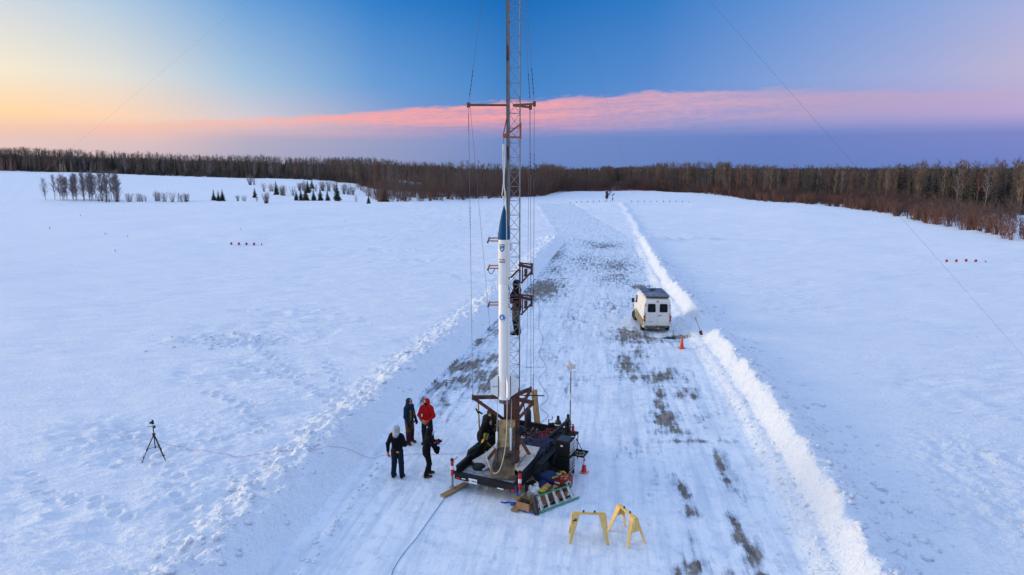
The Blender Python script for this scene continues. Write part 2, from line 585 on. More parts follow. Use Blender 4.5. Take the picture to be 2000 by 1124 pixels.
# ------------------------------------------------------------------ the lie of the land
def XL(y): return np.interp(y, [8, 15.4, 25, 31, 49, 70, 92], [-8.7, -7.7, -6.4, -5.2, -1.4, 2.3, 6.0])        # crest of the left bank
def XR(y): return np.interp(y, [8, 15.3, 21.6, 29, 39.8, 56, 81, 92], [7.0, 8.25, 9.43, 10.3, 11.45, 12.8, 16.1, 17.7])   # foot of the right bank


TRACKS = [[(-14.6, 36.5), (-12.6, 33.8), (-11.0, 31.6), (-9.7, 29.6), (-8.3, 28.0), (-7.2, 26.0)], [(-14.4, 33.2), (-12.4, 31.8), (-10.6, 30.6), (-9.0, 30.9)],
          [(-13.5, 28.5), (-11.8, 27.2), (-10.4, 25.6), (-9.2, 23.6)], [(-12.5, 22.0), (-11.2, 20.4), (-9.8, 18.6), (-9.0, 16.5)], [(-16, 20.5), (-14, 18.8), (-12.2, 18.4), (-10.6, 17.2)],
          [(-9.5, 33), (-8.2, 30.0), (-7.6, 27.6)], [(-15.5, 24.5), (-13.2, 22.6), (-12.2, 21.6)], [(-13.4, 21.0), (-11.8, 22.6), (-10.0, 23.6)]]
STEPS = []
_r = random.Random(3)
for tr in TRACKS:
    for (x0, y0), (x1, y1) in zip(tr[:-1], tr[1:]):
        L = math.hypot(x1 - x0, y1 - y0)
        n = max(1, int(L / .42))
        for k in range(n):
            t = k / n
            s = .13 if k % 2 else -.13
            STEPS.append((x0 + (x1 - x0) * t - (y1 - y0) / L * s + _r.uniform(-.09, .09), y0 + (y1 - y0) * t + (x1 - x0) / L * s + _r.uniform(-.09, .09)))


def land(x, y):
    """height and zone (0 field, 1 bank, 2 runway) of the snow at x, y (arrays)"""
    x, y = np.broadcast_arrays(np.asarray(x, float), np.asarray(y, float))
    hill = sstep(160, 370, y) * np.interp(-x, [40, 67, 89, 166, 292, 600, 2500], [0, 3.0, 3.1, 4.8, 8.0, 14, 22])
    hill = hill + sstep(370, 470, y) * np.interp(-x, [100, 300, 900], [0, 1.2, 2]) - sstep(480, 900, y) * np.interp(-x, [60, 300, 900, 2500], [1.0, 4, 9, 16])
    hill = hill - 30 * sstep(800, 2600, np.hypot(x, y))
    far = sstep(25, 110, np.hypot(x - 2, y - 15))
    und = (fbm(x / 34, y / 26, 5, 3) - .5) * (.14 + 1.1 * far) * (1 - .8 * sstep(320, 520, y)) + (fbm(x / 14, y / 7, 7, 3) - .5) * (.16 + .34 * far) + (fbm(x / 160, y / 120, 9, 2) - .5) * 1.2 * (1 - .9 * sstep(320, 520, y)) * sstep(60, 200, np.hypot(x, y)) * sstep(30, 60, np.abs(x - .14 * y))
    # wind crust and drifts of the open field
    dr = (fbm(x / 3.0 + .1 * y, y / 1.1, 21, 4) - .5) * (.17 + .12 * far) + (fbm(x / .8, y / .5, 33, 3) - .5) * .045
    patch = sstep(.52, .66, fbm(x / 7, y / 4.5, 41, 3))
    dr = dr + patch * (np.abs(fbm(x / 1.6, y / .55, 43, 3) - .5) * -.42)
    field = .26 + dr + und + hill
    dL = XL(y) - x                      # > 0 outside the left bank
    dR = x - XR(y)                      # > 0 beyond the right foot
    # packed runway
    along = y * .99 - x * .14
    across = x * .99 + y * .14 * 0 - .14 * y
    road = (fbm(across * 2.2, along * .22, 51, 3) - .5) * .035 + (fbm(x * 1.7, y * 1.7, 53, 3) - .5) * .03
    endR = 1 - sstep(88, 95, y + (fbm(x / 3, y / 3, 60, 2) - .5) * 6)
    inside = sstep(-.2, -1.5, dL) * sstep(-.15, -.9, dR)
    road_far = .16 + (fbm(across * .6, along * .5, 57, 3) - .5) * .08 + und * .4 + hill
    h = field * (1 - inside) + inside * (road * endR + road_far * (1 - endR))
    # left bank: a low plough ridge, lumpy on its crest and its outer side, a shallow rut and a second small ridge inside it
    lump = fbm(x * 2.2, y * 2.2, 61, 3)
    lump2 = np.abs(fbm(x * 4.4, y * 4.4, 63, 3) - .5) * 2
    hl = np.where(y < 92, 1, 0) * endR
    prof = np.where(dL < 0, sstep(-1.6, .1, dL) * .58 - .26 * (1 - inside), .32 * (1 - sstep(.1, 1.9, dL)))
    wid = sstep(-.7, .1, dL) * (1 - sstep(.9, 2.6, dL))
    bankL = prof * (np.abs(dL - .1) < 2.4) + wid * ((lump - .5) * .40 + (lump2 - .3) * .17)
    rut = -.09 * np.exp(-((dL + 1.75) / .30) ** 2) + (.04 + .24 * np.maximum(0, lump - .42)) * np.exp(-((dL + 2.25) / .24) ** 2)
    h = h + hl * (bankL + rut)
    # right bank: steep inner face, sharp crest, long rubble slope outside, cut through behind the van
    gap = 1 - .88 * sstep(37.6, 39.0, y) * (1 - sstep(41.2, 43.4, y))
    hh = np.interp(y, [8, 30, 60, 90], [.80, .80, .68, .60]) * endR * gap * (1 + (fbm(y / 2.0, y * 0, 71, 3) - .5) * .5)
    dRn = dR + (fbm(x * .9, y * .9, 73, 3) - .5) * .28
    pr = np.where(dRn < .62, sstep(-.10, .62, dRn), 1 - sstep(.62, 2.5, dRn))
    pr = np.where(dRn > .62, pr ** 1.25, pr)
    band = sstep(-.2, .3, dRn) * (1 - sstep(2.6, 3.8, dRn))
    h = h + hh * pr + endR * band * ((lump - .5) * .12 + (lump2 - .3) * .05) * sstep(.45, 1.0, dRn + .3) + endR * gap * sstep(.0, .25, dRn) * (1 - sstep(.5, .8, dRn)) * ((lump - .5) * .16 + (lump2 - .3) * .10) + endR * sstep(-1.6, -.5, dRn) * (1 - sstep(-.1, .25, dRn)) * np.maximum(0, lump2 - .38) * .22
    # beyond the cleared stretch: a thin ridge along the right edge, berms across both ends
    xr2 = np.interp(y, [90, 110, 140, 165, 183], [17.9, 20.6, 24.6, 28.4, 29.2]) + (fbm(y / 9, y * 0, 77, 2) - .5) * 1.0
    far_r = np.exp(-((x - xr2) / .55) ** 2) * sstep(88, 94, y) * (1 - sstep(180, 186, y))
    h = h + far_r * (.32 + .35 * (lump - .5))
    e1 = np.exp(-((y - 91.5 - (x - 18) * .12) / .9) ** 2) * sstep(17, 19, x) * (1 - sstep(27, 31, x)) * (.35 + .6 * (lump - .4))
    e2 = np.exp(-((y - 91.5 + (x - 6) * .35) / .9) ** 2) * sstep(3, 5, x) * (1 - sstep(9.5, 11.5, x)) * (.4 + .6 * (lump - .4))
    e3 = np.exp(-((y - 183.5) / 1.2) ** 2) * sstep(24, 26, x) * (1 - sstep(28.5, 30, x)) * .4
    h = h + e1 + e2 + e3
    # trodden and dug-over patches in the left field
    for cx, cy, rx, ry, am in ((-17.5, 37.6, 3.4, 1.5, .16), (-14.6, 36.8, 1.6, 1.1, .16), (-12.5, 36.8, 1.2, .6, -.14), (-14.6, 22.3, 2.4, 1.6, .10), (-16, 24.2, 2.6, 1.4, .10), (-11, 24.8, 2.0, 3.0, .07), (-10.0, 19.5, 1.6, 3.0, .08), (13.5, 17.5, 2.6, 2.2, .09), (15.5, 22.5, 2.6, 2.2, .07), (16.5, 19.5, 3.2, 3.4, .08)):
        w = np.exp(-(((x - cx) / rx) ** 2 + ((y - cy) / ry) ** 2) ** 1.5)
        if am > 0:
            h = h + w * ((lump - .45) * 2.2 + (lump2 - .3)) * am
        else:
            h = h + w * am
    zone = np.zeros(x.shape, np.int8)
    zone = np.where((inside > .5) & (y < 186), 2, zone)
    zone = np.where((endR > .3) & (((dL > -1.4) & (dL < 2.2)) | ((dR > -.2) & (dR < 3.4))), 1, zone)
    return h, zone


def Z(x, y):
    return float(land(np.array([x]), np.array([y]))[0][0])


def axis(lo, hi, dense, step, grow, far_lo, far_hi):
    a = list(np.arange(lo, hi + 1e-6, step))
    s, v, left = step, lo, []
    while v > far_lo:
        s = min(s * grow, 160)
        v -= s
        left.append(v)
    s, v, right = step, hi, []
    while v < far_hi:
        s = min(s * grow, 160)
        v += s
        right.append(v)
    return np.array(left[::-1] + a + right)


gx = axis(-14.5, 15.5, None, .085, 1.045, -5200, 5200)
ys, v, s = [], 9.5, .075
while v < 7000:
    ys.append(v)
    s = .075 if v < 24 else min(.075 * (v / 24) ** 1.55, 160)
    v += s
gy = np.array([-400, -200, -100, -50, -25, -10, -3, 2, 5, 7, 8.5] + ys)
GX, GY = np.meshgrid(gx, gy)
GH, GZ = land(GX, GY)
# footprints
for k in range(150):                                    # trodden snow where the people stand
    cx, cy, sp = random.choice(((-3.8, 20.6, .6), (-2.8, 20.7, .6), (-3.7, 23.4, .7), (-3.0, 23.3, .7), (-3.2, 22, 1.2), (-1.6, 21.8, .6), (2.6, 18.2, .9), (9.8, 38.6, 1.0)))
    sx, sy = random.gauss(cx, sp), random.gauss(cy, sp)
    i0, i1 = np.searchsorted(gx, [sx - .4, sx + .4])
    j0, j1 = np.searchsorted(gy, [sy - .4, sy + .4])
    q = np.hypot((GX[j0:j1, i0:i1] - sx) / .10, (GY[j0:j1, i0:i1] - sy) / .15)
    GH[j0:j1, i0:i1] += -.022 * np.exp(-q ** 4) + .010 * np.exp(-((q - 1.5) / .35) ** 2)
for sx, sy in STEPS:
    i0, i1 = np.searchsorted(gx, [sx - .4, sx + .4])
    j0, j1 = np.searchsorted(gy, [sy - .4, sy + .4])
    q = np.hypot((GX[j0:j1, i0:i1] - sx) / .13, (GY[j0:j1, i0:i1] - sy) / .16)
    GH[j0:j1, i0:i1] += -.11 * np.exp(-q ** 4) + .035 * np.exp(-((q - 1.5) / .35) ** 2)
NXg, NYg = len(gx), len(gy)
# analytic normals so that the separate pieces of ground meet without a seam
dzdx = np.gradient(GH, gx, axis=1)
dzdy = np.gradient(GH, gy, axis=0)
NV = np.stack([-dzdx, -dzdy, np.ones_like(GH)], -1)
NV /= np.linalg.norm(NV, axis=-1, keepdims=True)

# where the plough has scraped the runway down to the asphalt: (x, y, half-width, half-length, strength)
BARE = [(2.6, 55.4, 1.5, 4.2, 1.25), (1.5, 51.5, 1.0, 2.2, .9), (.4, 53.2, .9, 2.2, .8), (-1.8, 42.5, .8, 2.6, 1.0), (-2.1, 38.3, .9, .9, 1.0), (-2.6, 33.4, 1.1, 1.3, 1.15), (-1.5, 31.8, 1.1, 1.3, .95), (-3.2, 30.4, 1.0, 1.4, .85), (-1.1, 34.8, .7, 1.2, .85), (-.9, 30.0, .9, 1.3, 1.05), (-2.2, 31.0, .9, .5, 1.0), (-1.6, 28.6, .8, .6, .7), (-.6, 40.6, .8, 2.0, .8),
        (5.7, 87, .9, 4, 1.05), (4.9, 77, 1.2, 5, .95), (4.4, 66, 1.3, 4, .75), (12.0, 87, 2.6, 4, .8), (10.7, 69, 2.4, 6, .78), (9.6, 61, 1.8, 4, .7), (8.0, 72, 2, 8, .6), (7.2, 39.6, 1.1, 1.6, 1.1), (8.3, 38.4, 1.6, .7, .75), (11.0, 56.4, .8, 1.1, 1.15), (12.7, 55.0, .9, 1.2, 1.1), (10.2, 39.3, .8, .5, 1.1),
        (6.0, 33.6, .6, 2.0, .95), (7.1, 35.8, .6, 1.4, .75), (7.3, 31.6, .9, 1.0, 1.05), (5.9, 31.4, .6, .9, .75), (6.8, 29.3, .35, 1.0, .95), (6.4, 27.6, .3, .9, 1.0), (6.3, 25.9, .45, 1.1, 1.3), (6.4, 24.7, .45, .35, 1.0), (8.1, 29.1, .5, .8, .85), (7.9, 26.2, .5, 1.0, .5), (7.3, 21.7, .20, 1.2, .95), (7.1, 20.3, .26, .8, .75),
        (5.5, 19.8, .16, .7, .95), (5.4, 18.6, .18, .6, .8), (6.4, 17.4, .15, 1.2, .9), (6.4, 16.2, .26, .9, 1.0), (6.25, 15.0, .26, .9, .9), (4.6, 15.5, .36, .5, .9), (5.4, 15.4, .2, .7, .7), (5.0, 17.2, .2, .6, .65), (-3.1, 27.6, .5, 1.3, .7), (-3.7, 28.4, .5, 1.0, .6), (-2.6, 26.3, .5, 1.2, .5), (6.8, 23.7, 1.5, .2, .75), (4.6, 23.2, .6, .8, .5), (5.0, 20.8, .5, .9, .4), (3.0, 31, .7, 3, .4), (4.3, 45, 1.2, 4, .42), (7.4, 48, 1.3, 4, .5), (9.2, 49, .8, 4, .5), (2.2, 36, .8, 4, .38)]
LINES = [(-4.2, 33.2, 1.6, 33.1), (-2.6, 38.5, .3, 38.3), (1.2, 60.4, 5.6, 60.9), (6.2, 60.2, 12.4, 59.6), (1.5, 57, 3.3, 61), (12.6, 128, 17.0, 126), (16, 127, 19.5, 126)]      # slab joints across the runway
bare = np.zeros_like(GH)
j1 = np.searchsorted(gy, 135)
i0, i1 = np.searchsorted(gx, [-9, 24])
bx, by = GX[:j1, i0:i1], GY[:j1, i0:i1]
acc = np.zeros_like(bx)
for cx, cy, hx, hy, st in BARE:
    ddx = (bx - cx) - (by - cy) * .14
    acc = np.maximum(acc, st * np.exp(-(((ddx / (hx * 1.45)) ** 2 + ((by - cy) / (hy * 1.35)) ** 2) ** .85)))
ac = (bx - .14 * by)
brk = fbm(ac * 1.1, by * .55, 81, 5, .62) * .55 + fbm(ac * 4.5, by * .7, 83, 4, .6) * .45
jn = np.zeros_like(bx)
for x0, y0, x1, y1 in LINES:
    t = np.clip(((bx - x0) * (x1 - x0) + (by - y0) * (y1 - y0)) / ((x1 - x0) ** 2 + (y1 - y0) ** 2), 0, 1)
    dd = np.hypot(bx - x0 - t * (x1 - x0), by - y0 - t * (y1 - y0))
    jn = np.maximum(jn, np.exp(-(dd / (.05 + .0017 * by)) ** 2) * (.55 + .6 * vnoise(bx * 1.3, by * 0, 91)))
bare[:j1, i0:i1] = np.maximum(acc + (brk - .5) * .7 * sstep(.05, .5, acc), jn * .75)

verts = np.stack([GX, GY, GH], -1).reshape(-1, 3)
norms = NV.reshape(-1, 3)
idx = np.arange(NXg * NYg).reshape(NYg, NXg)
quads = np.stack([idx[:-1, :-1], idx[:-1, 1:], idx[1:, 1:], idx[1:, :-1]], -1).reshape(-1, 4)
zone_q = np.median(np.stack([GZ[:-1, :-1], GZ[:-1, 1:], GZ[1:, 1:], GZ[1:, :-1]], -1), axis=-1).astype(np.int8).ravel()


def snow_mat(name, runway=False):
    m = bpy.data.materials.new(name)
    m.use_nodes = True
    nt = m.node_tree
    N, Lk = nt.nodes, nt.links
    b = N['Principled BSDF']
    b.inputs['Roughness'].default_value = .62
    b.inputs['Specular IOR Level'].default_value = .25
    geo = N.new('ShaderNodeNewGeometry')

    def mapping(scale, rz=0.0):
        mp = N.new('ShaderNodeMapping')
        mp.inputs['Scale'].default_value = scale
        if rz:                                              # turn to the runway's axis first, then stretch
            m0 = N.new('ShaderNodeMapping')
            m0.inputs['Rotation'].default_value = (0, 0, rz)
            Lk.new(geo.outputs['Position'], m0.inputs[0])
            Lk.new(m0.outputs[0], mp.inputs[0])
        else:
            Lk.new(geo.outputs['Position'], mp.inputs[0])
        return mp.outputs[0]

    def noise(vec, scale, detail=4, rough=.55):
        n = N.new('ShaderNodeTexNoise')
        n.inputs['Scale'].default_value = scale
        n.inputs['Detail'].default_value = detail
        n.inputs['Roughness'].default_value = rough
        Lk.new(vec, n.inputs['Vector'])
        return n.outputs[0]

    def mr(v, a, c, lo=0, hi=1):
        n = N.new('ShaderNodeMapRange')
        n.interpolation_type = 'SMOOTHSTEP'
        Lk.new(v, n.inputs[0])
        for i, q in enumerate((a, c, lo, hi)): n.inputs[i + 1].default_value = q
        return n.outputs[0]

    def mix(f, a, c):
        n = N.new('ShaderNodeMix')
        n.data_type = 'RGBA'
        if isinstance(f, float): n.inputs[0].default_value = f
        else: Lk.new(f, n.inputs[0])
        for i, q in ((6, a), (7, c)):
            if isinstance(q, tuple): n.inputs[i].default_value = (*q, 1)
            else: Lk.new(q, n.inputs[i])
        return n.outputs[2]

    def mul(a, k):
        n = N.new('ShaderNodeMath')
        n.operation = 'MULTIPLY'
        Lk.new(a, n.inputs[0])
        if isinstance(k, float): n.inputs[1].default_value = k
        else: Lk.new(k, n.inputs[1])
        return n.outputs[0]

    def add(a, c):
        n = N.new('ShaderNodeMath')
        n.operation = 'ADD'
        Lk.new(a, n.inputs[0])
        Lk.new(c, n.inputs[1])
        return n.outputs[0]

    if not runway:
        base = mix(noise(mapping((.5, 1.4, 1)), .8, 5), (.76, .825, .925), (.88, .905, .945))
        hgt = add(add(mul(noise(mapping((.35, 1.0, 1)), 1.1, 7, .6), 2.6), mul(noise(mapping((.7, 1.0, 1)), 8, 4, .6), .75)), mul(noise(mapping((1, 1, 1)), 34, 2), .14))
        dist, stg = .17, .8
    else:
        rot = R(8.0)
        vs = mapping((1, 1, 1), rot)
        # streaks run with the runway
        st = mapping((2.6, .16, 1), rot)
        st2 = mapping((7.0, .5, 1), rot)
        streak = add(mul(noise(st, 1.0, 5), .6), mul(noise(st2, 1.0, 4, .65), .4))
        base = mix(mr(streak, .42, .66), (.80, .845, .905), (.60, .68, .785))
        blot = mr(noise(vs, .55, 5, .6), .5, .66)
        base = mix(mul(blot, .5), base, (.56, .635, .73))
        mott = mr(noise(vs, 2.6, 6, .68), .48, .68)
        base = mix(mul(mott, .55), base, (.47, .585, .73))
        scr = mr(noise(mapping((9, 1.1, 1), rot), 1.0, 5, .65), .60, .74)
        base = mix(mul(scr, .30), base, (.40, .46, .54))
        at = N.new('ShaderNodeAttribute')
        at.attribute_name = 'bare'
        fine = add(mul(noise(mapping((5, 1.2, 1), rot), 1.3, 5, .7), .7), mul(noise(mapping((1, 1, 1)), 7, 4, .7), .4))
        # worn through where the scraped depth beats a streaky, lacy noise
        n_a = noise(mapping((3.4, .42, 1), rot), 1.4, 7, .60)
        n_b = noise(mapping((1.25, .95, 1), rot), 1.7, 7, .64)
        lace = add(mul(mr(n_a, .30, .70), .62), mul(mr(n_b, .30, .70), .50))
        inv = N.new('ShaderNodeMath')
        inv.operation = 'SUBTRACT'
        Lk.new(at.outputs['Fac'], inv.inputs[0])
        Lk.new(lace, inv.inputs[1])
        semi = mr(inv.outputs[0], -.28, .08)
        full = mr(inv.outputs[0], .04, .34)
        asph = mix(mr(noise(mapping((2.2, .5, 1), rot), 2.2, 7, .7), .34, .66), (.080, .068, .058), (.27, .235, .20))
        dust = mr(noise(mapping((5.5, .8, 1), rot), 2.4, 6, .72), .54, .72)
        asph = mix(mul(dust, .6), asph, (.42, .48, .57))
        ice = mix(noise(vs, 1.5, 3), (.22, .31, .44), (.36, .45, .57))
        base = mix(mul(semi, .6), base, ice)
        base = mix(full, base, asph)
        hgt = add(add(mul(noise(mapping((4, .6, 1), rot), 1.6, 5), .55), mul(noise(vs, 3.2, 5, .62), .8)), mul(noise(vs, 24, 3), .20))
        dist, stg = .06, .55
        rr = N.new('ShaderNodeMapRange')
        Lk.new(streak, rr.inputs[0])
        rr.inputs[1].default_value, rr.inputs[2].default_value, rr.inputs[3].default_value, rr.inputs[4].default_value = .4, .65, .62, .38
        Lk.new(rr.outputs[0], b.inputs['Roughness'])
    Lk.new(base, b.inputs['Base Color'])
    bp = N.new('ShaderNodeBump')
    bp.inputs['Strength'].default_value = stg
    bp.inputs['Distance'].default_value = dist
    Lk.new(hgt, bp.inputs['Height'])
    Lk.new(bp.outputs[0], b.inputs['Normal'])
    return m


M['snow'] = snow_mat('snow')
M['runway'] = snow_mat('runway', True)

for zn, (nm, mt, lab) in enumerate((('snow_field', 'snow', None), ('snow_bank', 'snow', None), ('runway', 'runway', None))):
    q = quads[zone_q == zn]
    used, inv = np.unique(q, return_inverse=True)
    me = np_mesh(nm, verts[used], inv.reshape(-1, 4), [M[mt]], smooth=True)
    if zn == 2:
        a = me.attributes.new('bare', 'FLOAT', 'POINT')
        a.data.foreach_set('value', bare.ravel()[used].astype(np.float32))
    me.normals_split_custom_set_from_vertices(norms[used].astype(np.float32))
    tag(link(bpy.data.objects.new(nm, me)), kind='structure')

# loose clods thrown out by the plough
ico = bmesh.new()
bmesh.ops.create_icosphere(ico, subdivisions=1, radius=1)
IV = np.array([q.co[:] for q in ico.verts])
IF = np.array([[q.index for q in f.verts] for f in ico.faces])
ico.free()
cp = []
for _ in range(950):                                    # outer slope of the right bank
    y = 13 + rng.random() ** 1.5 * 60
    d = .5 + abs(rng.normal(0, 1.35))
    if 37.8 < y < 42.5 and rng.random() < .7: continue
    cp.append((float(XR(y)) + d, y, .03 + rng.random() ** 3.5 * .13))
for _ in range(500):                                     # inner foot of the right bank
    y = 13 + rng.random() ** 1.4 * 50
    cp.append((float(XR(y)) - abs(rng.normal(.1, .6)), y, .02 + rng.random() ** 4 * .07))
for _ in range(900):                                    # crest of the left bank
    y = 13 + rng.random() ** 1.6 * 50
    cp.append((float(XL(y)) - rng.normal(.5, .65), y, .025 + rng.random() ** 4 * .11))
for _ in range(350):                                     # the small ridge inside the left bank
    y = 13 + rng.random() ** 1.5 * 40
    cp.append((float(XL(y)) + 2.25 + rng.normal(0, .12), y, .02 + rng.random() ** 3 * .06))
for _ in range(260):
    cp.append((rng.normal(15, 2.6), rng.normal(19, 3.5), .02 + rng.random() ** 4 * .09))
for _ in range(160):
    cp.append((rng.normal(-16.5, 1.9), rng.normal(37.5, .9), .03 + rng.random() ** 3 * .1))
cp = np.array(cp)
ch = land(cp[:, 0], cp[:, 1])[0]
sc = cp[:, 2][:, None] * (0.7 + .6 * rng.random((len(cp), 3))) * np.array([1.1, 1.1, .62])
jit = 1 + .6 * (rng.random((len(cp), len(IV), 1)) - .5)
CV = IV[None] * jit * sc[:, None, :] + np.stack([cp[:, 0], cp[:, 1], ch + cp[:, 2] * .12], -1)[:, None, :]
CF = (IF[None] + (np.arange(len(cp)) * len(IV))[:, None, None]).reshape(-1, 3)
tag(link(bpy.data.objects.new('snow_clods', np_mesh('snow_clods', CV.reshape(-1, 3), CF, [M['snow']], smooth=True))), 'loose clods of snow scattered over both ploughed banks', 'snow', kind='stuff')

# ------------------------------------------------------------------ woods and bushes
M['bark_pale'] = material('bark_pale', (.30, .255, .20), .85, var=.35, scale=1.5, stretch=(1, 1, .4))
M['bark_dark'] = material('bark_dark', (.085, .065, .055), .9, var=.3, scale=2)
M['twig'] = material('twig', (.20, .140, .095), .9, var=.3, scale=.6)
M['twig_grey'] = material('twig_grey', (.22, .175, .175), .9, var=.25, scale=.8)
M['twig_red'] = material('twig_red', (.175, .080, .055), .9, var=.35, scale=.5)
M['needle'] = material('needle', (.022, .034, .020), .9, var=.4, scale=1.2)
M['needle_brown'] = material('needle_brown', (.050, .040, .018), .9, var=.35, scale=1.2)
M['wood_mass'] = material('wood_mass', (1, 1, 1), .9, var=.22, scale=.5, attr='tint')


def cones(P0, P1, r):
    """slender three-sided spikes, arrays (...,3); returns V (K*4,3), F (K*3,3)"""
    P0, P1 = P0.reshape(-1, 3), P1.reshape(-1, 3)
    r = np.broadcast_to(np.asarray(r, float).reshape(-1), (len(P0),))
    d = P1 - P0
    L = np.linalg.norm(d, axis=1, keepdims=True) + 1e-9
    d = d / L
    a = np.where(np.abs(d[:, 2:3]) < .9, np.array([[0, 0, 1.]]), np.array([[1., 0, 0]]))
    x = np.cross(d, a)
    x /= np.linalg.norm(x, axis=1, keepdims=True)
    y = np.cross(d, x)
    V = np.empty((len(P0), 4, 3))
    for k in range(3):
        t = 2 * math.pi * k / 3
        V[:, k] = P0 + (x * math.cos(t) + y * math.sin(t)) * r[:, None]
    V[:, 3] = P1
    o = (np.arange(len(P0)) * 4)[:, None, None]
    F = (np.array([[0, 1, 3], [1, 2, 3], [2, 0, 3]])[None] + o).reshape(-1, 3)
    return V.reshape(-1, 3), F


def bare_crown(g, h, nb, nt, lo=.22, spread=.17, lean=(0, 0), thick=1.0):
    """branches and twigs of one leafless tree: start, end, radius"""
    t = lo + (1 - lo) * g.random(nb) ** .8
    az_ = g.random(nb) * 2 * math.pi
    upa = R(38) + R(30) * g.random(nb)
    Lb = h * (spread * (1.25 - t) * (.6 + .8 * g.random(nb)) + .03)
    base = np.stack([lean[0] * t * h, lean[1] * t * h, t * h], -1)
    dr = np.stack([np.cos(az_) * np.cos(upa), np.sin(az_) * np.cos(upa), np.sin(upa)], -1)
    tip = base + dr * Lb[:, None]
    rb = (.006 * h * (1.15 - t) * .55 + .010) * thick
    u = .25 + .75 * g.random((nb, nt))
    tb = base[:, None] + (tip - base)[:, None] * u[..., None]
    td = dr[:, None] + g.normal(0, .5, (nb, nt, 3)) + np.array([0, 0, .35])
    td /= np.linalg.norm(td, axis=-1, keepdims=True)
    tl = (.35 + .55 * g.random((nb, nt))) * h * .075 + .12
    te = tb + td * tl[..., None]
    return (np.concatenate([base, tb.reshape(-1, 3)]), np.concatenate([tip, te.reshape(-1, 3)]), np.concatenate([rb, np.full(nb * nt, .011 * thick)]))


def spruce_arrays(g, h, rad, whorls=13, per=9):
    """drooping boughs of a spruce as bent, tapering wedges"""
    V, F = [], []
    o = 0
    for i in range(whorls):
        t = i / (whorls - 1)
        z = h * (.06 + .90 * t)
        rr = rad * (1 - t) ** .85 * (.85 + .3 * g.random()) + .05 * rad
        n = max(4, int(per * (1 - .5 * t)))
        for k in range(n):
            a = 2 * math.pi * (k + g.random() * .8) / n
            L = rr * (.7 + .5 * g.random())
            ca, sa = math.cos(a), math.sin(a)
            wv = .24 * L + .04 * rad
            zt = z + .10 * h / whorls
            mid = (ca * L * .55, sa * L * .55, z - .12 * L)
            tip = (ca * L, sa * L, z - .30 * L + .05)
            th = .10 * L + .02
            V += [(0, 0, zt + .03 * h), (mid[0] - sa * wv, mid[1] + ca * wv, mid[2] - th), (mid[0] + sa * wv, mid[1] - ca * wv, mid[2] - th), tip, (mid[0], mid[1], mid[2] + th), (0, 0, z - .04 * h)]
            F += [(o, o + 1, o + 4), (o, o + 4, o + 2), (o + 1, o + 3, o + 4), (o + 4, o + 3, o + 2), (o + 5, o + 2, o + 1), (o + 1, o + 2, o + 3)]
            o += 6
    return np.array(V), np.array(F)


def trunk_mesh(name, h, r, g, mname, n=6, lean=(0, 0), top=.96):
    b = MB().mat(mname)
    k = 7
    pts, rs = [], []
    for i in range(k):
        t = i / (k - 1) * top
        pts.append((lean[0] * t * h + g.normal(0, .006 * h) * (i > 0), lean[1] * t * h + g.normal(0, .006 * h) * (i > 0), t * h - (.15 if i == 0 else 0)))
        rs.append(r * (1 - .88 * t) * (1.25 if i == 0 else 1))
    b.tube(pts, rs, n)
    return b.mesh(name, True)


PROTO = {}


def proto_birch(key, seed, h, nb, nt, spread, twig, r=.1, lo=.22, bark='bark_pale', thick=1.0):
    g = np.random.default_rng(seed)
    ln = (g.normal(0, .02), g.normal(0, .02))
    P0, P1, rr = bare_crown(g, h, nb, nt, lo, spread, ln, thick)
    V, F = cones(P0, P1, rr)
    PROTO.setdefault(key, []).append((trunk_mesh('trunk', h, r, g, bark, lean=ln), np_mesh('crown', V, F, [M[twig]])))


def proto_spruce(key, seed, h, rad, needle='needle'):
    g = np.random.default_rng(seed)
    V, F = spruce_arrays(g, h, rad)
    PROTO.setdefault(key, []).append((trunk_mesh('trunk', h, .05 * rad + .04, g, 'bark_dark', 5, top=.9), np_mesh('crown', V, F, [M[needle]])))


def shrub_segs(g, h, stems, tw, spread=.5):
    """several stems from one foot"""
    a = g.random(stems) * 2 * math.pi
    out = g.random(stems) ** .7 * spread * h
    foot = np.stack([np.cos(a) * out * .25, np.sin(a) * out * .25, np.full(stems, -.08)], -1)
    tip = np.stack([np.cos(a) * out, np.sin(a) * out, h * (.72 + .33 * g.random(stems))], -1)
    u = .3 + .7 * g.random((stems, tw))
    tb = foot[:, None] + (tip - foot)[:, None] * u[..., None]
    td = (tip - foot)[:, None] / h + g.normal(0, .42, (stems, tw, 3))
    td /= np.linalg.norm(td, axis=-1, keepdims=True)
    te = tb + td * (h * (.14 + .2 * g.random((stems, tw))))[..., None]
    return np.concatenate([foot, tb.reshape(-1, 3)]), np.concatenate([tip, te.reshape(-1, 3)]), np.concatenate([np.full(stems, .022), np.full(stems * tw, .011)])


def proto_shrub(key, seed, h, stems, tw, spread, twig, thick=1.0):
    g = np.random.default_rng(seed)
    P0, P1, rr = shrub_segs(g, h, stems, tw, spread)
    n = stems
    V, F = cones(P0[:n], P1[:n], rr[:n] * thick)
    V2, F2 = cones(P0[n:], P1[n:], rr[n:] * thick)
    PROTO.setdefault(key, []).append((np_mesh('stems', V, F, [M['bark_dark' if twig != 'twig_red' else 'twig_red']]), np_mesh('twigs', V2, F2, [M[twig]])))


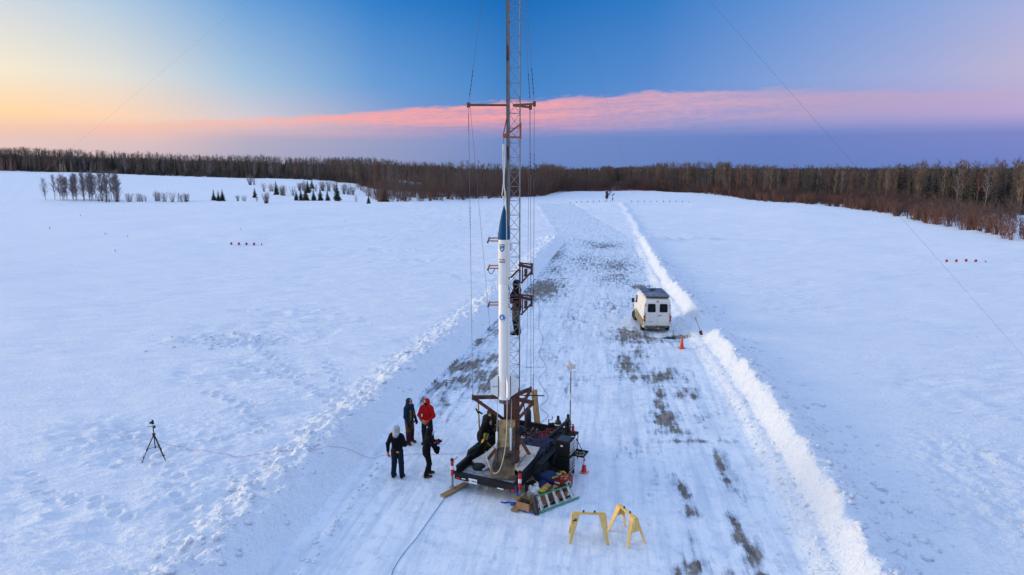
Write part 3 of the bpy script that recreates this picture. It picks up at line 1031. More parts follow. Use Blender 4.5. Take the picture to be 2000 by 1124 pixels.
for i in range(5): proto_birch('birch', 100 + i, 11.0, 50, 8, .16, ['twig', 'twig', 'twig_grey', 'twig', 'twig_red'][i], r=.085, lo=.26, thick=2.6)
for i in range(5): proto_birch('grove', 120 + i, 11.0, 56, 8, .21, ['twig', 'twig', 'twig_grey', 'twig', 'twig_red'][i], r=.075, lo=.12, bark='bark_dark', thick=2.6)
for i in range(4): proto_birch('clump', 130 + i, 7.0, 70, 8, .28, 'twig_grey', r=.07, lo=.10, thick=1.9)
for i in range(3): proto_spruce('spruce', 160 + i, 10.5, 1.9)
for i in range(3): proto_spruce('young', 170 + i, 4.0, 1.35)
proto_spruce('young_brown', 175, 3.6, 1.5, 'needle_brown')
for i in range(3): proto_shrub('bush', 180 + i, 2.6, 14, 8, .42, 'twig_grey', 1.7)
for i in range(4): proto_shrub('redbrush', 190 + i, 3.0, 14, 9, .5, 'twig_red', 1.9)


def plant(key, i, name, label, cat, x, y, s=1.0, group=None, names=('trunk', 'crown'), sz=None, dz=0.0):
    ma, mb = PROTO[key][i % len(PROTO[key])]
    root = thing(name, label, cat, (x, y, Z(x, y) + dz), random.uniform(0, 6.28), group)
    root.scale = (s, s, sz or s)
    for nm, me in zip(names, (ma, mb)):
        link(bpy.data.objects.new(nm, me), root)
    return root


def edge(px_y):
    return [((px - 1000) / 1300 * (y * .984 + 1.7), y) for px, y in px_y]


# edge of the woods as ground points, from far left to far right, and the height of the trees along it
WOOD = edge([(-800, 372), (0, 384), (200, 374), (400, 364), (560, 347), (650, 332), (700, 294), (760, 264), (900, 252), (1062, 264), (1100, 292), (1175, 302), (1196, 345), (1208, 345), (1250, 297), (1300, 264), (1400, 247), (1500, 207), (1600, 192), (1700, 174), (1800, 157), (1900, 148), (2000, 140), (2150, 127), (2400, 112)])
WHGT = [12.6, 12.2, 11.5, 11.0, 10.6, 10.4, 10.6, 10.9, 10.6, 10.2, 9.3, 9.2, 9, 9, 9.4, 11.3, 10.6, 9.4, 9.0, 8.8, 10.4, 11.0, 11.4, 11.5, 11.5]
SCRUB = edge([(740, 186), (800, 191), (900, 200), (1000, 215), (1061, 233), (1078, 272), (1180, 292), (1240, 289), (1290, 268), (1330, 250), (1400, 236), (1480, 200), (1560, 178), (1640, 166), (1720, 142), (1800, 119), (1900, 101), (2000, 89), (2150, 78)])
SCRUB_IN = edge([(690, 290), (770, 260), (900, 246), (1000, 252), (1061, 260), (1090, 288), (1180, 300), (1240, 295), (1300, 264), (1345, 258), (1420, 245), (1500, 210), (1600, 192), (1700, 176), (1760, 164), (1840, 154), (1930, 144), (2030, 138), (2170, 127)])


def along(poly, t):
    t = np.clip(np.asarray(t), 0, len(poly) - 1.001)
    i = t.astype(int)
    f = (t - i)[..., None]
    P = np.array(poly)
    return P[i] * (1 - f) + P[i + 1] * f


def by_length(poly, n, g):
    P = np.array(poly)
    L = np.linalg.norm(np.diff(P, axis=0), axis=1)
    c = np.concatenate([[0], np.cumsum(L)])
    s = g.random(n) * c[-1]
    i = np.searchsorted(c, s, side='right') - 1
    i = np.clip(i, 0, len(L) - 1)
    return i + (s - c[i]) / L[i]


PAL = np.array([(.180, .130, .090), (.205, .145, .095), (.160, .112, .085), (.215, .160, .108), (.190, .098, .070), (.130, .095, .078)])
RED = np.array([(.170, .078, .056), (.190, .088, .058), (.140, .076, .062), (.185, .112, .072), (.150, .100, .078)])

g = np.random.default_rng(11)
# --- the woods behind the first row of trees: one mass
n = 4000
tt = by_length(WOOD, n, g)
pt = along(WOOD, tt)
out = pt / np.linalg.norm(pt, axis=1, keepdims=True)
dep = 2.0 + 62 * g.random(n) ** 1.35
pt = pt + out * dep[:, None]
hh = np.interp(tt, np.arange(len(WHGT)), WHGT) * (.90 + .14 * g.random(n)) * (.86 + .26 * fbm(pt[:, 0] / 17, pt[:, 1] / 17, 99, 3))
gz = land(pt[:, 0], pt[:, 1])[0]
nb, ntw = 16, 3
t = .25 + .75 * g.random((n, nb)) ** .8
aa = g.random((n, nb)) * 2 * math.pi
ua = R(38) + R(32) * g.random((n, nb))
Lb = hh[:, None] * (.17 * (1.25 - t) * (.6 + .8 * g.random((n, nb))) + .03)
cx = np.stack([pt[:, 0], pt[:, 1], gz], -1)
base = cx[:, None] + np.stack([0 * t, 0 * t, t * hh[:, None]], -1)
dr = np.stack([np.cos(aa) * np.cos(ua), np.sin(aa) * np.cos(ua), np.sin(ua)], -1)
tip = base + dr * Lb[..., None]
u = .3 + .7 * g.random((n, nb, ntw))
tb = base[:, :, None] + (tip - base)[:, :, None] * u[..., None]
td = dr[:, :, None] + g.normal(0, .5, (n, nb, ntw, 3)) + np.array([0, 0, .35])
td /= np.linalg.norm(td, axis=-1, keepdims=True)
te = tb + td * ((.4 + .6 * g.random((n, nb, ntw))) * .085 * hh[:, None, None] + .15)[..., None]
P0 = np.concatenate([cx[:, None] - np.array([0, 0, .2]), base, tb.reshape(n, -1, 3)], 1)
P1 = np.concatenate([(cx + np.stack([0 * hh, 0 * hh, hh], -1))[:, None], tip, te.reshape(n, -1, 3)], 1)
rr = np.concatenate([np.full((n, 1), .10), np.full((n, nb), .050), np.full((n, nb * ntw), .040)], 1)
V, F = cones(P0, P1, rr)
tint = PAL[g.integers(0, len(PAL), n)] * (.8 + .4 * g.random((n, 1)))
cols = np.repeat(tint[:, None], P0.shape[1] * 4, 1).reshape(n, P0.shape[1], 4, 3).copy()
pale = g.random(n) < np.where(tt < 10, .10, .26)
cols[:, 0] = np.where(pale[:, None, None], np.array([.27, .24, .20]), cols[:, 0] * .8)
tag(link(bpy.data.objects.new('woods', np_mesh('woods', V, F, [M['wood_mass']], colors=cols.reshape(-1, 3)))), 'leafless brown wood closing off the snow field', 'woods', kind='stuff')

# --- low growth under the trees, so that no snow shines through the wood
n = 3800
tt = by_length(WOOD, n, g)
pt = along(WOOD, tt)
pt = pt + pt / np.linalg.norm(pt, axis=1, keepdims=True) * (1.0 + 48 * g.random(n) ** 1.3)[:, None]
gz = land(pt[:, 0], pt[:, 1])[0]
hh = 2.0 + 3.6 * g.random(n)
st = 12
a = g.random((n, st)) * 6.283
ou = g.random((n, st)) ** .6 * .55 * hh[:, None]
foot = np.stack([pt[:, :1] + np.cos(a) * ou * .6, pt[:, 1:] + np.sin(a) * ou * .6, gz[:, None] - .1 + 0 * a], -1)
tip = np.stack([pt[:, :1] + np.cos(a) * ou, pt[:, 1:] + np.sin(a) * ou, gz[:, None] + hh[:, None] * (.5 + .5 * g.random((n, st)))], -1)
V, F = cones(foot, tip, np.full(n * st, .12))
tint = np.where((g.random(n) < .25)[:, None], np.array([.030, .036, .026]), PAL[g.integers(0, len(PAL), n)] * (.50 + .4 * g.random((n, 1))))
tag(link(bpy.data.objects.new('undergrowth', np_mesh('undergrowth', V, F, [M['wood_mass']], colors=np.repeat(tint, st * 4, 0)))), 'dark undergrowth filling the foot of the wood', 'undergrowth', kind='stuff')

# --- conifers mixed into the wood, farther in
n = 420
tt = by_length(WOOD, n, g)
w = np.interp(tt, [0, 2, 4, 6, 9, 12, 15, 17, 19, 20, 22, 24], [.9, .9, .35, .25, .35, .8, .3, .35, .8, 1, 1, 1])
tt = tt[g.random(n) < w]
n = len(tt)
pt = along(WOOD, tt)
pt = pt + pt / np.linalg.norm(pt, axis=1, keepdims=True) * (8 + 50 * g.random(n))[:, None]
gz = land(pt[:, 0], pt[:, 1])[0]
VV, FF, o = [], [], 0
protos = [spruce_arrays(np.random.default_rng(300 + i), 1.0, .17, 11, 7) for i in range(5)]
for k in range(n):
    v, f = protos[k % 5]
    s = np.interp(tt[k], np.arange(len(WHGT)), WHGT) * (.70 + .42 * g.random())
    a = g.random() * 6.28
    v = v @ np.array([[math.cos(a), -math.sin(a), 0], [math.sin(a), math.cos(a), 0], [0, 0, 1]]).T * s
    VV.append(v + np.array([pt[k, 0], pt[k, 1], gz[k]]))
    FF.append(f + o)
    o += len(v)
VV, FF = np.concatenate(VV), np.concatenate(FF)
tag(link(bpy.data.objects.new('conifer_woods', np_mesh('conifer_woods', VV, FF, [M['needle']]))), 'dark conifers standing inside the brown wood', 'woods', kind='stuff')

# --- forested land far behind, up to the skyline
n = 6000
fx = (g.random(n) - .5) * 2
fy = 380 + 1500 * g.random(n) ** 1.6
X = fx * fy * 1.0
q2 = 2800
t2 = 13 + (len(WOOD) - 14.1) * g.random(q2)
p2 = along(WOOD, t2)
p2 = p2 + p2 / np.linalg.norm(p2, axis=1, keepdims=True) * (50 + 240 * g.random(q2))[:, None]
X, fy, n = np.concatenate([X, p2[:, 0]]), np.concatenate([fy, p2[:, 1]]), n + q2
gz = land(X, fy)[0]
s = 7.0 + 3.0 * g.random(n)
kx = 12
aa = g.random((n, kx)) * 6.283
ro = g.random((n, kx)) ** .5 * s[:, None] * .5
b0 = np.stack([X[:, None] + np.cos(aa) * ro, fy[:, None] + np.sin(aa) * ro, gz[:, None] - .3 + 0 * aa], -1)
b1 = b0 + np.stack([g.normal(0, .6, (n, kx)), g.normal(0, .6, (n, kx)), s[:, None] * (.72 + .34 * g.random((n, kx)))], -1)
V, F = cones(b0, b1, np.full(n * kx, 1.15))
tint = PAL[g.integers(0, len(PAL), n)] * (.72 + .3 * g.random((n, 1)))
tint = np.where((g.random(n) < .3)[:, None], np.array([.028, .036, .030]), tint)
tag(link(bpy.data.objects.new('distant_woods', np_mesh('distant_woods', V, F, [M['wood_mass']], colors=np.repeat(tint, kx * 4, 0)))), 'distant woods along the skyline', 'woods', kind='stuff')

# --- red-brown scrub in front of the wood: one mass, its nearest bushes separate below
n = 3500
tt = by_length(SCRUB, n, g)
f = (g.random(n) * np.where(tt > 7, 1.35, 1.0))[:, None]
pt = along(SCRUB, tt) * (1 - f) + along(SCRUB_IN, tt) * f
keep = fbm(pt[:, 0] / 9, pt[:, 1] / 9, 95, 3) > np.where(tt < 5, .20, .26)
pt, tt = pt[keep], tt[keep]
n = len(pt)
gz = land(pt[:, 0], pt[:, 1])[0]
hh = (1.6 + 2.4 * g.random(n)) * np.interp(tt, [0, 1, 3, 5, 7, 9, 12, 14, 18], [1.3, 2.1, 2.4, 2.2, 1.3, .9, 1.2, 1.1, 1.0]) * np.interp(fbm(pt[:, 0] / 6, pt[:, 1] / 6, 97, 2), [.3, .7], [.65, 1.25])
st, tw = 9, 3
a = g.random((n, st)) * 6.283
ou = g.random((n, st)) ** .7 * .5 * hh[:, None]
foot = np.stack([pt[:, :1] + np.cos(a) * ou * .3, pt[:, 1:] + np.sin(a) * ou * .3, gz[:, None] - .1 + 0 * a], -1)
tip = np.stack([pt[:, :1] + np.cos(a) * ou, pt[:, 1:] + np.sin(a) * ou, gz[:, None] + hh[:, None] * (.7 + .35 * g.random((n, st)))], -1)
u = .3 + .7 * g.random((n, st, tw))
tb = foot[:, :, None] + (tip - foot)[:, :, None] * u[..., None]
td = (tip - foot)[:, :, None] / hh[:, None, None, None] + g.normal(0, .42, (n, st, tw, 3))
td /= np.linalg.norm(td, axis=-1, keepdims=True)
te = tb + td * (hh[:, None, None] * (.15 + .2 * g.random((n, st, tw))))[..., None]
P0 = np.concatenate([foot, tb.reshape(n, -1, 3)], 1)
P1 = np.concatenate([tip, te.reshape(n, -1, 3)], 1)
rr = np.concatenate([np.full((n, st), .034), np.full((n, st * tw), .028)], 1)
V, F = cones(P0, P1, rr)
tint = RED[g.integers(0, len(RED), n)] * (.75 + .45 * g.random((n, 1)))
tag(link(bpy.data.objects.new('scrub', np_mesh('scrub', V, F, [M['wood_mass']], colors=np.repeat(tint, P0.shape[1] * 4, 0)))), 'red-brown leafless scrub between the snow and the wood', 'scrub', kind='stuff')

# --- the first row of trees: each one a thing
ROW = [(.78, 6, 62, 'bare tree fronting the wood on the left slope', 'front trees of the wood on the left slope'),
       (6, 10, 46, 'bare tree behind the thicket left of the mast', 'trees behind the thicket by the mast'),
       (10, 15, 40, 'bare tree at the far end of the runway', 'trees at the far end of the runway'),
       (15, 19, 52, 'birch fronting the wood right of the runway', 'birches right of the runway'),
       (19, 22.6, 46, 'birch behind the scrub on the far right', 'birches behind the scrub on the right')]
for a0, a1, cnt, lab, grp in ROW:
    seg = WOOD[int(a0):int(math.ceil(a1)) + 1]
    ts = a0 + by_length(seg, cnt, g)
    for k, t_ in enumerate(np.clip(ts, a0, a1)):
        p = along(WOOD, np.array([t_]))[0]
        p = p * (1 + (g.random() * 9 - 1) / np.linalg.norm(p))
        h_ = float(np.interp(t_, np.arange(len(WHGT)), WHGT)) * (.82 + .20 * g.random())
        qi = int(g.integers(0, 5))
        plant('grove' if a0 < 15 else 'birch', qi, 'birch_tree' if a0 >= 15 else 'bare_tree', ('short ' if h_ < 8.8 else 'high ') + ('brown ', 'tan ', 'grey ', 'dense ', 'reddish ')[qi] + lab, 'tree', p[0], p[1], h_ / 11 * .95, grp, sz=h_ / 11)
CON = [(.8, 4, 16, 'dark spruce among the bare trees on the left slope', 'spruces on the left slope'), (9.5, 14.5, 12, 'dark spruce at the far end of the runway', 'spruces at the far end of the runway'),
       (15, 19, 9, 'dark spruce among the pale birches right of the runway', 'spruces among the birches'), (19.4, 23, 36, 'tall dark spruce behind the scrub at the right edge', 'spruces on the right')]
for a0, a1, cnt, lab, grp in CON:
    for t_ in a0 + (a1 - a0) * g.random(cnt):
        p = along(WOOD, np.array([t_]))[0]
        p = p * (1 + (g.random() * 14 + 1) / np.linalg.norm(p))
        h_ = float(np.interp(t_, np.arange(len(WHGT)), WHGT)) * (.62 + .38 * g.random())
        plant('spruce', int(g.integers(0, 3)), 'spruce_tree', lab, 'tree', p[0], p[1], h_ / 10.5, grp)
for a0, a1, cnt, lab, grp in [(0, 4.2, 52, 'low red-brown bush on the near side of the thicket left of the mast', 'bushes edging the thicket by the mast'), (9, 13.5, 60, 'reddish bush along the snow line right of the runway', 'bushes along the snow line'), (13.5, 17.6, 74, 'reddish leafless bush at the snow edge on the far right', 'bushes at the snow edge on the far right')]:
    for t_ in a0 + (a1 - a0) * g.random(cnt):
        p = along(SCRUB, np.array([t_]))[0]
        p = p * (1 + (g.normal(0, 1.3) + .6) / np.linalg.norm(p))
        sb = .55 + .5 * g.random()
        plant('redbrush', int(g.integers(0, 4)), 'bush', ('small ' if sb < .72 else 'big ' if sb > .9 else 'middling ') + lab, 'bush', p[0], p[1], sb, grp, ('stems', 'twigs'))

# --- things standing by themselves in the left field
for k in range(34):
    x_, y_ = -134 + 19.0 * (k + .5 * g.random()) / 34, 197 + g.normal(0, 2.2)
    plant('clump', k, 'birch_tree', 'slender bare birch in the %s of the far left clump' % ('lower left half' if k < 15 else 'taller right half'), 'tree', x_, y_, (.82 + .28 * g.random()) * (1.12 if k > 14 else .95), 'clump of bare birches on the left field')
for px, yy, s, nn in ((197, 193, .9, 2), (212, 192, .75, 2), (228, 193, 1.0, 3), (246, 192, .9, 2), (265, 192, .95, 2), (285, 192, .7, 2), (302, 192, 1.0, 3), (322, 191, .9, 2), (340, 190, 1.0, 2), (357, 191, .95, 2), (372, 191, .9, 2)):
    for q in range(nn):
        X0 = (px - 1000) / 1300 * (yy * .984 + 1.7)
        plant('bush', q + px, 'bush', 'grey leafless bush in the %s of the row right of the birch clump' % ('near end' if px < 240 else 'middle' if px < 330 else 'far end'), 'bush', X0 + g.normal(0, .9), yy + g.normal(0, .8), s * (.85 + .3 * g.random()), 'bushes in a row right of the birch clump', ('stems', 'twigs'))
for px, yy, s, nn in ((468, 196, .6, 2), (480, 192, .7, 2), (490, 188, .55, 1), (520, 178, 1.15, 3), (485, 290, 1.5, 3), (530, 250, 1.2, 3), (548, 222, 1.2, 2), (560, 222, 1.3, 3), (578, 250, 1.3, 3), (596, 250, 1.3, 3), (610, 245, 1.2, 3), (630, 250, 1.5, 4), (645, 246, 1.5, 3), (672, 235, 1.4, 3), (690, 232, 1.1, 3), (722, 224, .9, 2), (683, 186, .7, 1)):
    for q in range(nn):
        X0 = (px - 1000) / 1300 * (yy * .984 + 1.7)
        plant('bush', q + px, 'bush', 'leafless bush %s on the left field' % ('beside the lone small spruce' if px in (468, 480, 490) else 'in front, right of the lone small spruce' if px == 520 else 'alone high up the slope' if px == 485 else 'around the pointed back spruce' if px < 590 else 'behind the long spruce row' if px < 660 else 'right of the tallest spruce'), 'bush', X0 + g.normal(0, .9), yy + g.normal(0, 1.2), s * (.8 + .3 * g.random()), 'bushes among the small spruces', ('stems', 'twigs'))
for px, yy, h_, key, lab in ((418, 196, 3.4, 'young', 'left spruce of the dark trio nearest the row of grey bushes'), (427, 193, 3.2, 'young', 'low middle spruce of the dark trio nearest the row of grey bushes'), (435, 195, 3.7, 'young', 'right spruce of the dark trio nearest the row of grey bushes'),
                             (498, 211, 3.4, 'young', 'lone small dark spruce between the trio and the longer row'), (540, 226, 4.9, 'young', 'pointed dark spruce behind the lone small one, beside grey bushes'), (602, 232, 4.4, 'young', 'dark spruce standing behind the middle of the spruce row'), (610, 262, 3.6, 'young_brown', 'brownish spruce high on the slope above the spruce row'),
                             (579, 196, 3.3, 'young', 'leftmost spruce of the long row'), (588, 195, 3.5, 'young', 'second spruce from the left in the long row'), (597, 193, 3.9, 'young_brown', 'brown-tinged spruce third in the long row'), (613, 192, 3.7, 'young', 'fourth spruce of the long row, just right of its gap'), (626, 192, 4.0, 'young', 'broad spruce in the middle of the long row'),
                             (640, 191, 3.4, 'young', 'short spruce near the right end of the long row'), (659, 190, 5.4, 'young', 'tallest spruce, closing the long row at its right end'), (720, 176, 2.5, 'young', 'tiny sparse spruce alone in the snow left of the thicket'), (752, 188, 3.8, 'young_brown', 'brownish spruce at the left tip of the thicket by the mast')):
    X0 = (px - 1000) / 1300 * (yy * .984 + 1.7)
    plant('young', px, 'spruce_tree', lab, 'tree', X0, yy, h_ / 4.0 * (.8 if h_ < 4.5 else .72), 'small spruces on the left field', sz=h_ / 4.0) if key == 'young' else plant(key, 0, 'spruce_tree', lab, 'tree', X0, yy, h_ / 3.6 * .85, 'small spruces on the left field', sz=h_ / 3.6)

# ------------------------------------------------------------------ trailer
TR = thing('flatbed_trailer', 'black flatbed trailer carrying the rusty launch mast on the icy runway', 'trailer', (-1.76, 19.87, 0.02), R(-25))
MB().mat('deck_plate').box((1.05, 2.05, .50), (1.98, 4.06, .07)).build('deck', parent=TR)
b = MB().mat('deck_snow')
b.box((1.03, .36, .548), (1.78, .62, .02)).build('deck_sheet', parent=TR)
MB().mat('trailer_black').box((1.05, .70, .56), (1.86, .09, .07)).build('crossbar', parent=TR)
for sx in (0, 2.1):
    b = MB().mat('trailer_black')
    b.prism([(sx, 0.02, .40), (sx, 4.1, .40), (sx, 4.1, .84), (sx, 2.6, .84), (sx, 1.7, .80), (sx, .9, .78), (sx, .02, .74)], (-.035, 0, 0), (.035, 0, 0))
    b.bar((sx, .02, .76), (sx, .9, .80), .10, .05).bar((sx, .9, .80), (sx, 1.7, .82), .10, .05).bar((sx, 1.7, .82), (sx, 2.6, .86), .10, .05).bar((sx, 2.6, .86), (sx, 4.1, .86), .10, .05)
    b.build('side_rail', parent=TR)
b = MB().mat('trailer_black').box((1.05, 4.1, .64), (2.16, .07, .46)).bar((-.03, 4.1, .89), (2.13, 4.1, .89), .09, .05)
b.build('front_wall', parent=TR)
b = MB().mat('trailer_black').box((1.05, -.03, .46), (2.2, .09, .18), bev=.012).box((1.05, .0, .565), (2.2, .15, .03))
b.build('bumper', parent=TR)
for sx in (.02, 2.08): MB().mat('red_light').box((sx + (.06 if sx < 1 else -.06), -.085, .42), (.13, .025, .08), bev=.006).build('tail_light', parent=TR)
MB().mat('collar_white').box((1.58, -.079, .385), (.22, .008, .035)).box((.28, -.079, .44), (.14, .008, .03)).build('reflector', parent=TR)
MB().mat('rust_light').box((1.82, -.079, .40), (.16, .008, .05)).build('reflector', parent=TR)
pl = MB().mat('print_white').box((.62, -.082, .43), (.30, .012, .155), bev=.004).build('license_plate', parent=TR)


def text_mesh(txt, size, name='lettering', bold=0.0, sub=0):
    cu = bpy.data.curves.new('lettering', 'FONT')
    cu.body = txt
    cu.size = size
    cu.align_x = 'CENTER'
    cu.align_y = 'CENTER'
    cu.offset = bold
    o = bpy.data.objects.new('lettering', cu)
    col.objects.link(o)
    dg = bpy.context.evaluated_depsgraph_get()
    me = bpy.data.meshes.new_from_object(o.evaluated_get(dg))
    V = [tuple(q.co) for q in me.vertices]
    F = [tuple(p.vertices) for p in me.polygons]
    bpy.data.objects.remove(o)
    bpy.data.meshes.remove(me)
    return V, F


V, F = text_mesh('E 130584', .075, bold=.002)
MB().mat('print_dark').add([(.62 + x, -.0905, .43 + y) for x, y, z in V], F).build('lettering', parent=pl)
for sx in (-.03, 2.13):
    for vy in (1.75, 2.55):
        w = MB().mat('tyre').lathe([(.18, -.11), (.31, -.11), (.345, -.07), (.345, .07), (.31, .11), (.18, .11)], (sx + (.0 if sx > 1 else 0) + (-.14 if sx < 1 else .14), vy, .335), 24, 'X').build('wheel', parent=TR, smooth=True)
        MB().mat('rim_grey').lathe([(.17, -.06), (.17, .06), (.05, .09)], (sx + (-.14 if sx < 1 else .14), vy, .335), 18, 'X').build('rim', parent=w, smooth=True)
    b = MB().mat('trailer_black')
    cx0, cx1 = (sx - .28, sx + .02) if sx < 1 else (sx - .02, sx + .28)
    b.box(((cx0 + cx1) / 2, 2.15, .74), (.30, 1.7, .03), bev=.005).bar(((cx0 + cx1) / 2, 1.31, .735), ((cx0 + cx1) / 2, 1.12, .48), .30, .03).bar(((cx0 + cx1) / 2, 2.99, .735), ((cx0 + cx1) / 2, 3.18, .48), .30, .03)
    b.build('fender', parent=TR)
MB().mat('trailer_black').bar((.75, 4.1, .47), (1.05, 5.0, .47), .10, .12).bar((1.35, 4.1, .47), (1.05, 5.0, .47), .10, .12).build('drawbar', parent=TR)
for sx, crank in ((-.13, True), (2.24, False)):
    j = MB().mat('jack_grey').lathe([(.035, .0), (.035, .62)], (sx, -.07, .05), 12).box((sx, -.07, .065), (.16, .16, .02)).build('jack', parent=TR, smooth=True)
    z0, z1 = (.48, .98) if crank else (.50, 1.04)
    k = (z1 - z0) / 4
    for q, mt in enumerate(('red_paint', 'collar_white', 'collar_white', 'red_paint')) if False else enumerate(('red_paint', 'collar_white', 'red_paint')):
        hgt = (z1 - z0) * (.42, .24, .34)[q]
        zb = z0 + (z1 - z0) * (0, .42, .66)[q]
        MB().mat(mt).lathe([(.052, 0), (.052, hgt)], (sx, -.07, zb), 14).build('jack_band', parent=j, smooth=True)
    MB().mat('black_metal').bar((sx, -.07, .58), (sx + (.14 if crank else -.14), -.02, .58), .07, .09).build('jack_bracket', parent=j)
    b = MB().mat('black_metal').lathe([(.054, 0), (.054, .05), (.03, .07)], (sx, -.07, z1), 14)
    b.build('jack_cap', parent=j, smooth=True)
    if crank:
        MB().mat('red_light').tube([(sx, -.07, z1 + .05), (sx + .10, -.05, z1 + .06), (sx + .15, -.03, z1 + .10), (sx + .16, -.03, z1 + .15)], .012, 6).build('crank', parent=j)
# steel plates and boards lying in the trailer either side of the deflector
b = MB().mat('board_white')
b.prism([(.20, .66, .74), (.72, .44, .60), (.98, .95, .66), (.90, 1.66, .94), (.54, 1.72, .98), (.46, 1.18, .86)], (0, 0, -.03), (0, 0, 0))
b.build('deck_board', parent=TR)
b = MB().mat('board_white')
b.prism([(1.60, .70, .80), (2.07, .34, .84), (2.12, 1.36, .94), (2.06, 1.92, 1.04), (1.38, 1.92, 1.02), (1.34, 1.62, .96), (1.54, 1.55, .94)], (0, 0, -.025), (0, 0, 0))
w_ = b.build('deck_board', parent=TR)
MB().mat('deck_plate').bar((1.84, .62, .845), (1.80, 1.35, .945), .022, .02).build('batten', parent=w_)
b = MB().mat('black_metal').blob((.50, .55, .62), (.42, .34, .26), 5, .12, 3)
b.build('equipment_bag', parent=None)
bag_blk = bpy.data.objects['equipment_bag']
bag_blk.location = TR.location
bag_blk.rotation_euler = TR.rotation_euler
tag(bag_blk, 'small black bag lying on the trailer deck left of the sooty deflector', 'bag')

for nm, a, b_, lab in (('wooden_plank', (-2.17, 19.36, .045), (-1.48, 20.2, .045), 'flat wooden plank under the left jack at the back of the trailer'), ('wooden_plank', (.06, 18.45, .045), (.52, 19.45, .045), 'flat wooden plank under the right jack beside the blue strap')):
    tag(MB().mat('plank_wood').bar(a, b_, .22, .05).build(nm), lab, 'plank', 'planks under the trailer jacks')

# ------------------------------------------------------------------ launch mast
CX, CY = -.02, 20.12
LT = thing('launch_mast', 'tall triangular lattice launch mast on a rusty steel post', 'launch mast', (CX, CY, .54))
LP = LT.location


def lp(p): return (p[0] - CX, p[1] - CY, p[2] - .54)


b = MB().mat('rust_steel')
b.box((.01, .16, 1.32), (.50, .035, 2.64)).box((.01, -.10, 1.32), (.50, .035, 2.64)).box((0, .03, 1.32), (.035, .22, 2.64)).box((0, .03, 2.66), (.5, .5, .05)).box((0, .03, .02), (.7, .62, .04))
b.build('post', parent=LT)
for p0, p1 in (((-.75, .22, .30), (-.14, .12, 1.15)), ((.64, .30, .32), (.14, .14, 1.25)), ((.10, 1.2, .20), (.05, .22, 1.2)), ((.17, -.16, .02), (.17, -.12, .75))):
    MB().mat('rust_light').bar(p0, p1, .13, .10).build('brace', parent=LT)
# curved flame deflector under the rocket
b = MB()
prof = [(-.30, 1.80), (-.31, 1.36), (-.34, .95), (-.42, .62), (-.58, .34), (-.82, .14)]
for (y0, z0), (y1, z1) in zip(prof[:-1], prof[1:]):
    b.mat('deflector' if z0 > 1.2 else 'deflector_soot')
    for xa, xb in ((-.40, .12),):
        b.prism([(xa - (1.8 - z0) ** 2 * .11, y0, z0), (xb - (1.8 - z0) * .01, y0, z0), (xb - (1.8 - z1) * .01, y1, z1), (xa - (1.8 - z1) ** 2 * .11, y1, z1)], (0, 0, 0), (0, .05, .03))
b.build('flame_deflector', parent=LT)
for x0 in (-.42, .10):
    MB().mat('deck_plate').bar((x0, -.33, 1.62), (x0 - .03, -.44, .52), .03, .12).build('deflector_flange', parent=LT)
for x0, zt, zb in ((-.455, 1.50, .92), (-.02, 1.62, .86)):
    MB().mat('white_paint').lathe([(.022, zb), (.036, zb + .03), (.036, zt - .04), (.018, zt)], (x0, -.40, 0), 12).build('cylinder', parent=LT, smooth=True)
    MB().mat('alu').tube([(x0, -.40, zt), (x0 + .02, -.33, 2.05), (x0 + .03, -.25, 2.5)], .009, 6).build('chain', parent=LT)
# spreader arms under the mast
ZS = 2.66
TIPS = [lp((-1.24, 20.10, 3.02)), lp((.62, 20.85, 3.04)), lp((.66, 19.72, 2.98))]
for i, t in enumerate(TIPS):
    MB().mat('rust_steel').bar((t[0] * .12, t[1] * .12 + .03, t[2]), t, .09, .11).bar((t[0], t[1], t[2] - .09), (t[0], t[1], t[2] + .09), .05).build('spreader_arm', parent=LT)
    MB().mat('rust_steel').bar((t[0] * .15, t[1] * .15 + .03, t[2] - .80), (t[0] * .96, t[1] * .96, t[2] - .04), .07, .09).build('strut', parent=LT)
MB().mat('black_metal').tube([lp((.25, 20.5, 2.95)), lp((1.05, 20.75, 2.84))], .02, 8).build('cross_rod', parent=LT)
# lattice: three legs, horizontal and diagonal rungs
ZB, ZT, BAY = 2.70, 20.6 - .54, .425
LEGS = [(-.085, -.14), (.255, .0), (-.06, .22)]
for x, y in LEGS:
    MB().mat('galv').lathe([(.021, ZB), (.021, ZT)], (x, y, 0), 8).build('leg', parent=LT, smooth=True)
unit = MB().mat('galv').lathe([(.0072, 0), (.0072, 1)], (0, 0, 0), 6).mesh('rung', True)


def rung(p0, p1, name):
    p0, p1 = Vector(p0), Vector(p1)
    o = bpy.data.objects.new(name, unit)
    link(o, LT)
    o.location = p0
    o.rotation_mode = 'QUATERNION'
    o.rotation_quaternion = (p1 - p0).to_track_quat('Z', 'Y')
    o.scale = (1, 1, (p1 - p0).length)


nb_ = int((ZT - ZB) / BAY)
for k in range(nb_):
    z0 = ZB + k * BAY
    for i in range(3):
        a, c = LEGS[i], LEGS[(i + 1) % 3]
        rung((*a, z0), (*c, z0), 'rung')
        lo, hi = (c, a) if i == 0 else (a, c)
        if i == 1: lo, hi = (c, a) if False else (LEGS[2], LEGS[1])
        rung((*lo, z0), (*hi, z0 + BAY), 'diagonal')
# launch rail in front of the left leg
b = MB().mat('rail_brown').box((-.128, -.18, (2.9 + ZT) / 2), (.030, .05, ZT - 2.9)).box((-.125, -.212, (2.9 + ZT) / 2), (.044, .012, ZT - 2.9))
b.build('launch_rail', parent=LT)
for z0 in (13.38, 10.58):
    MB().mat('rust_steel').box((-.10, -.235, z0 - .54), (.06, .05, .40)).build('splice_plate', parent=LT)
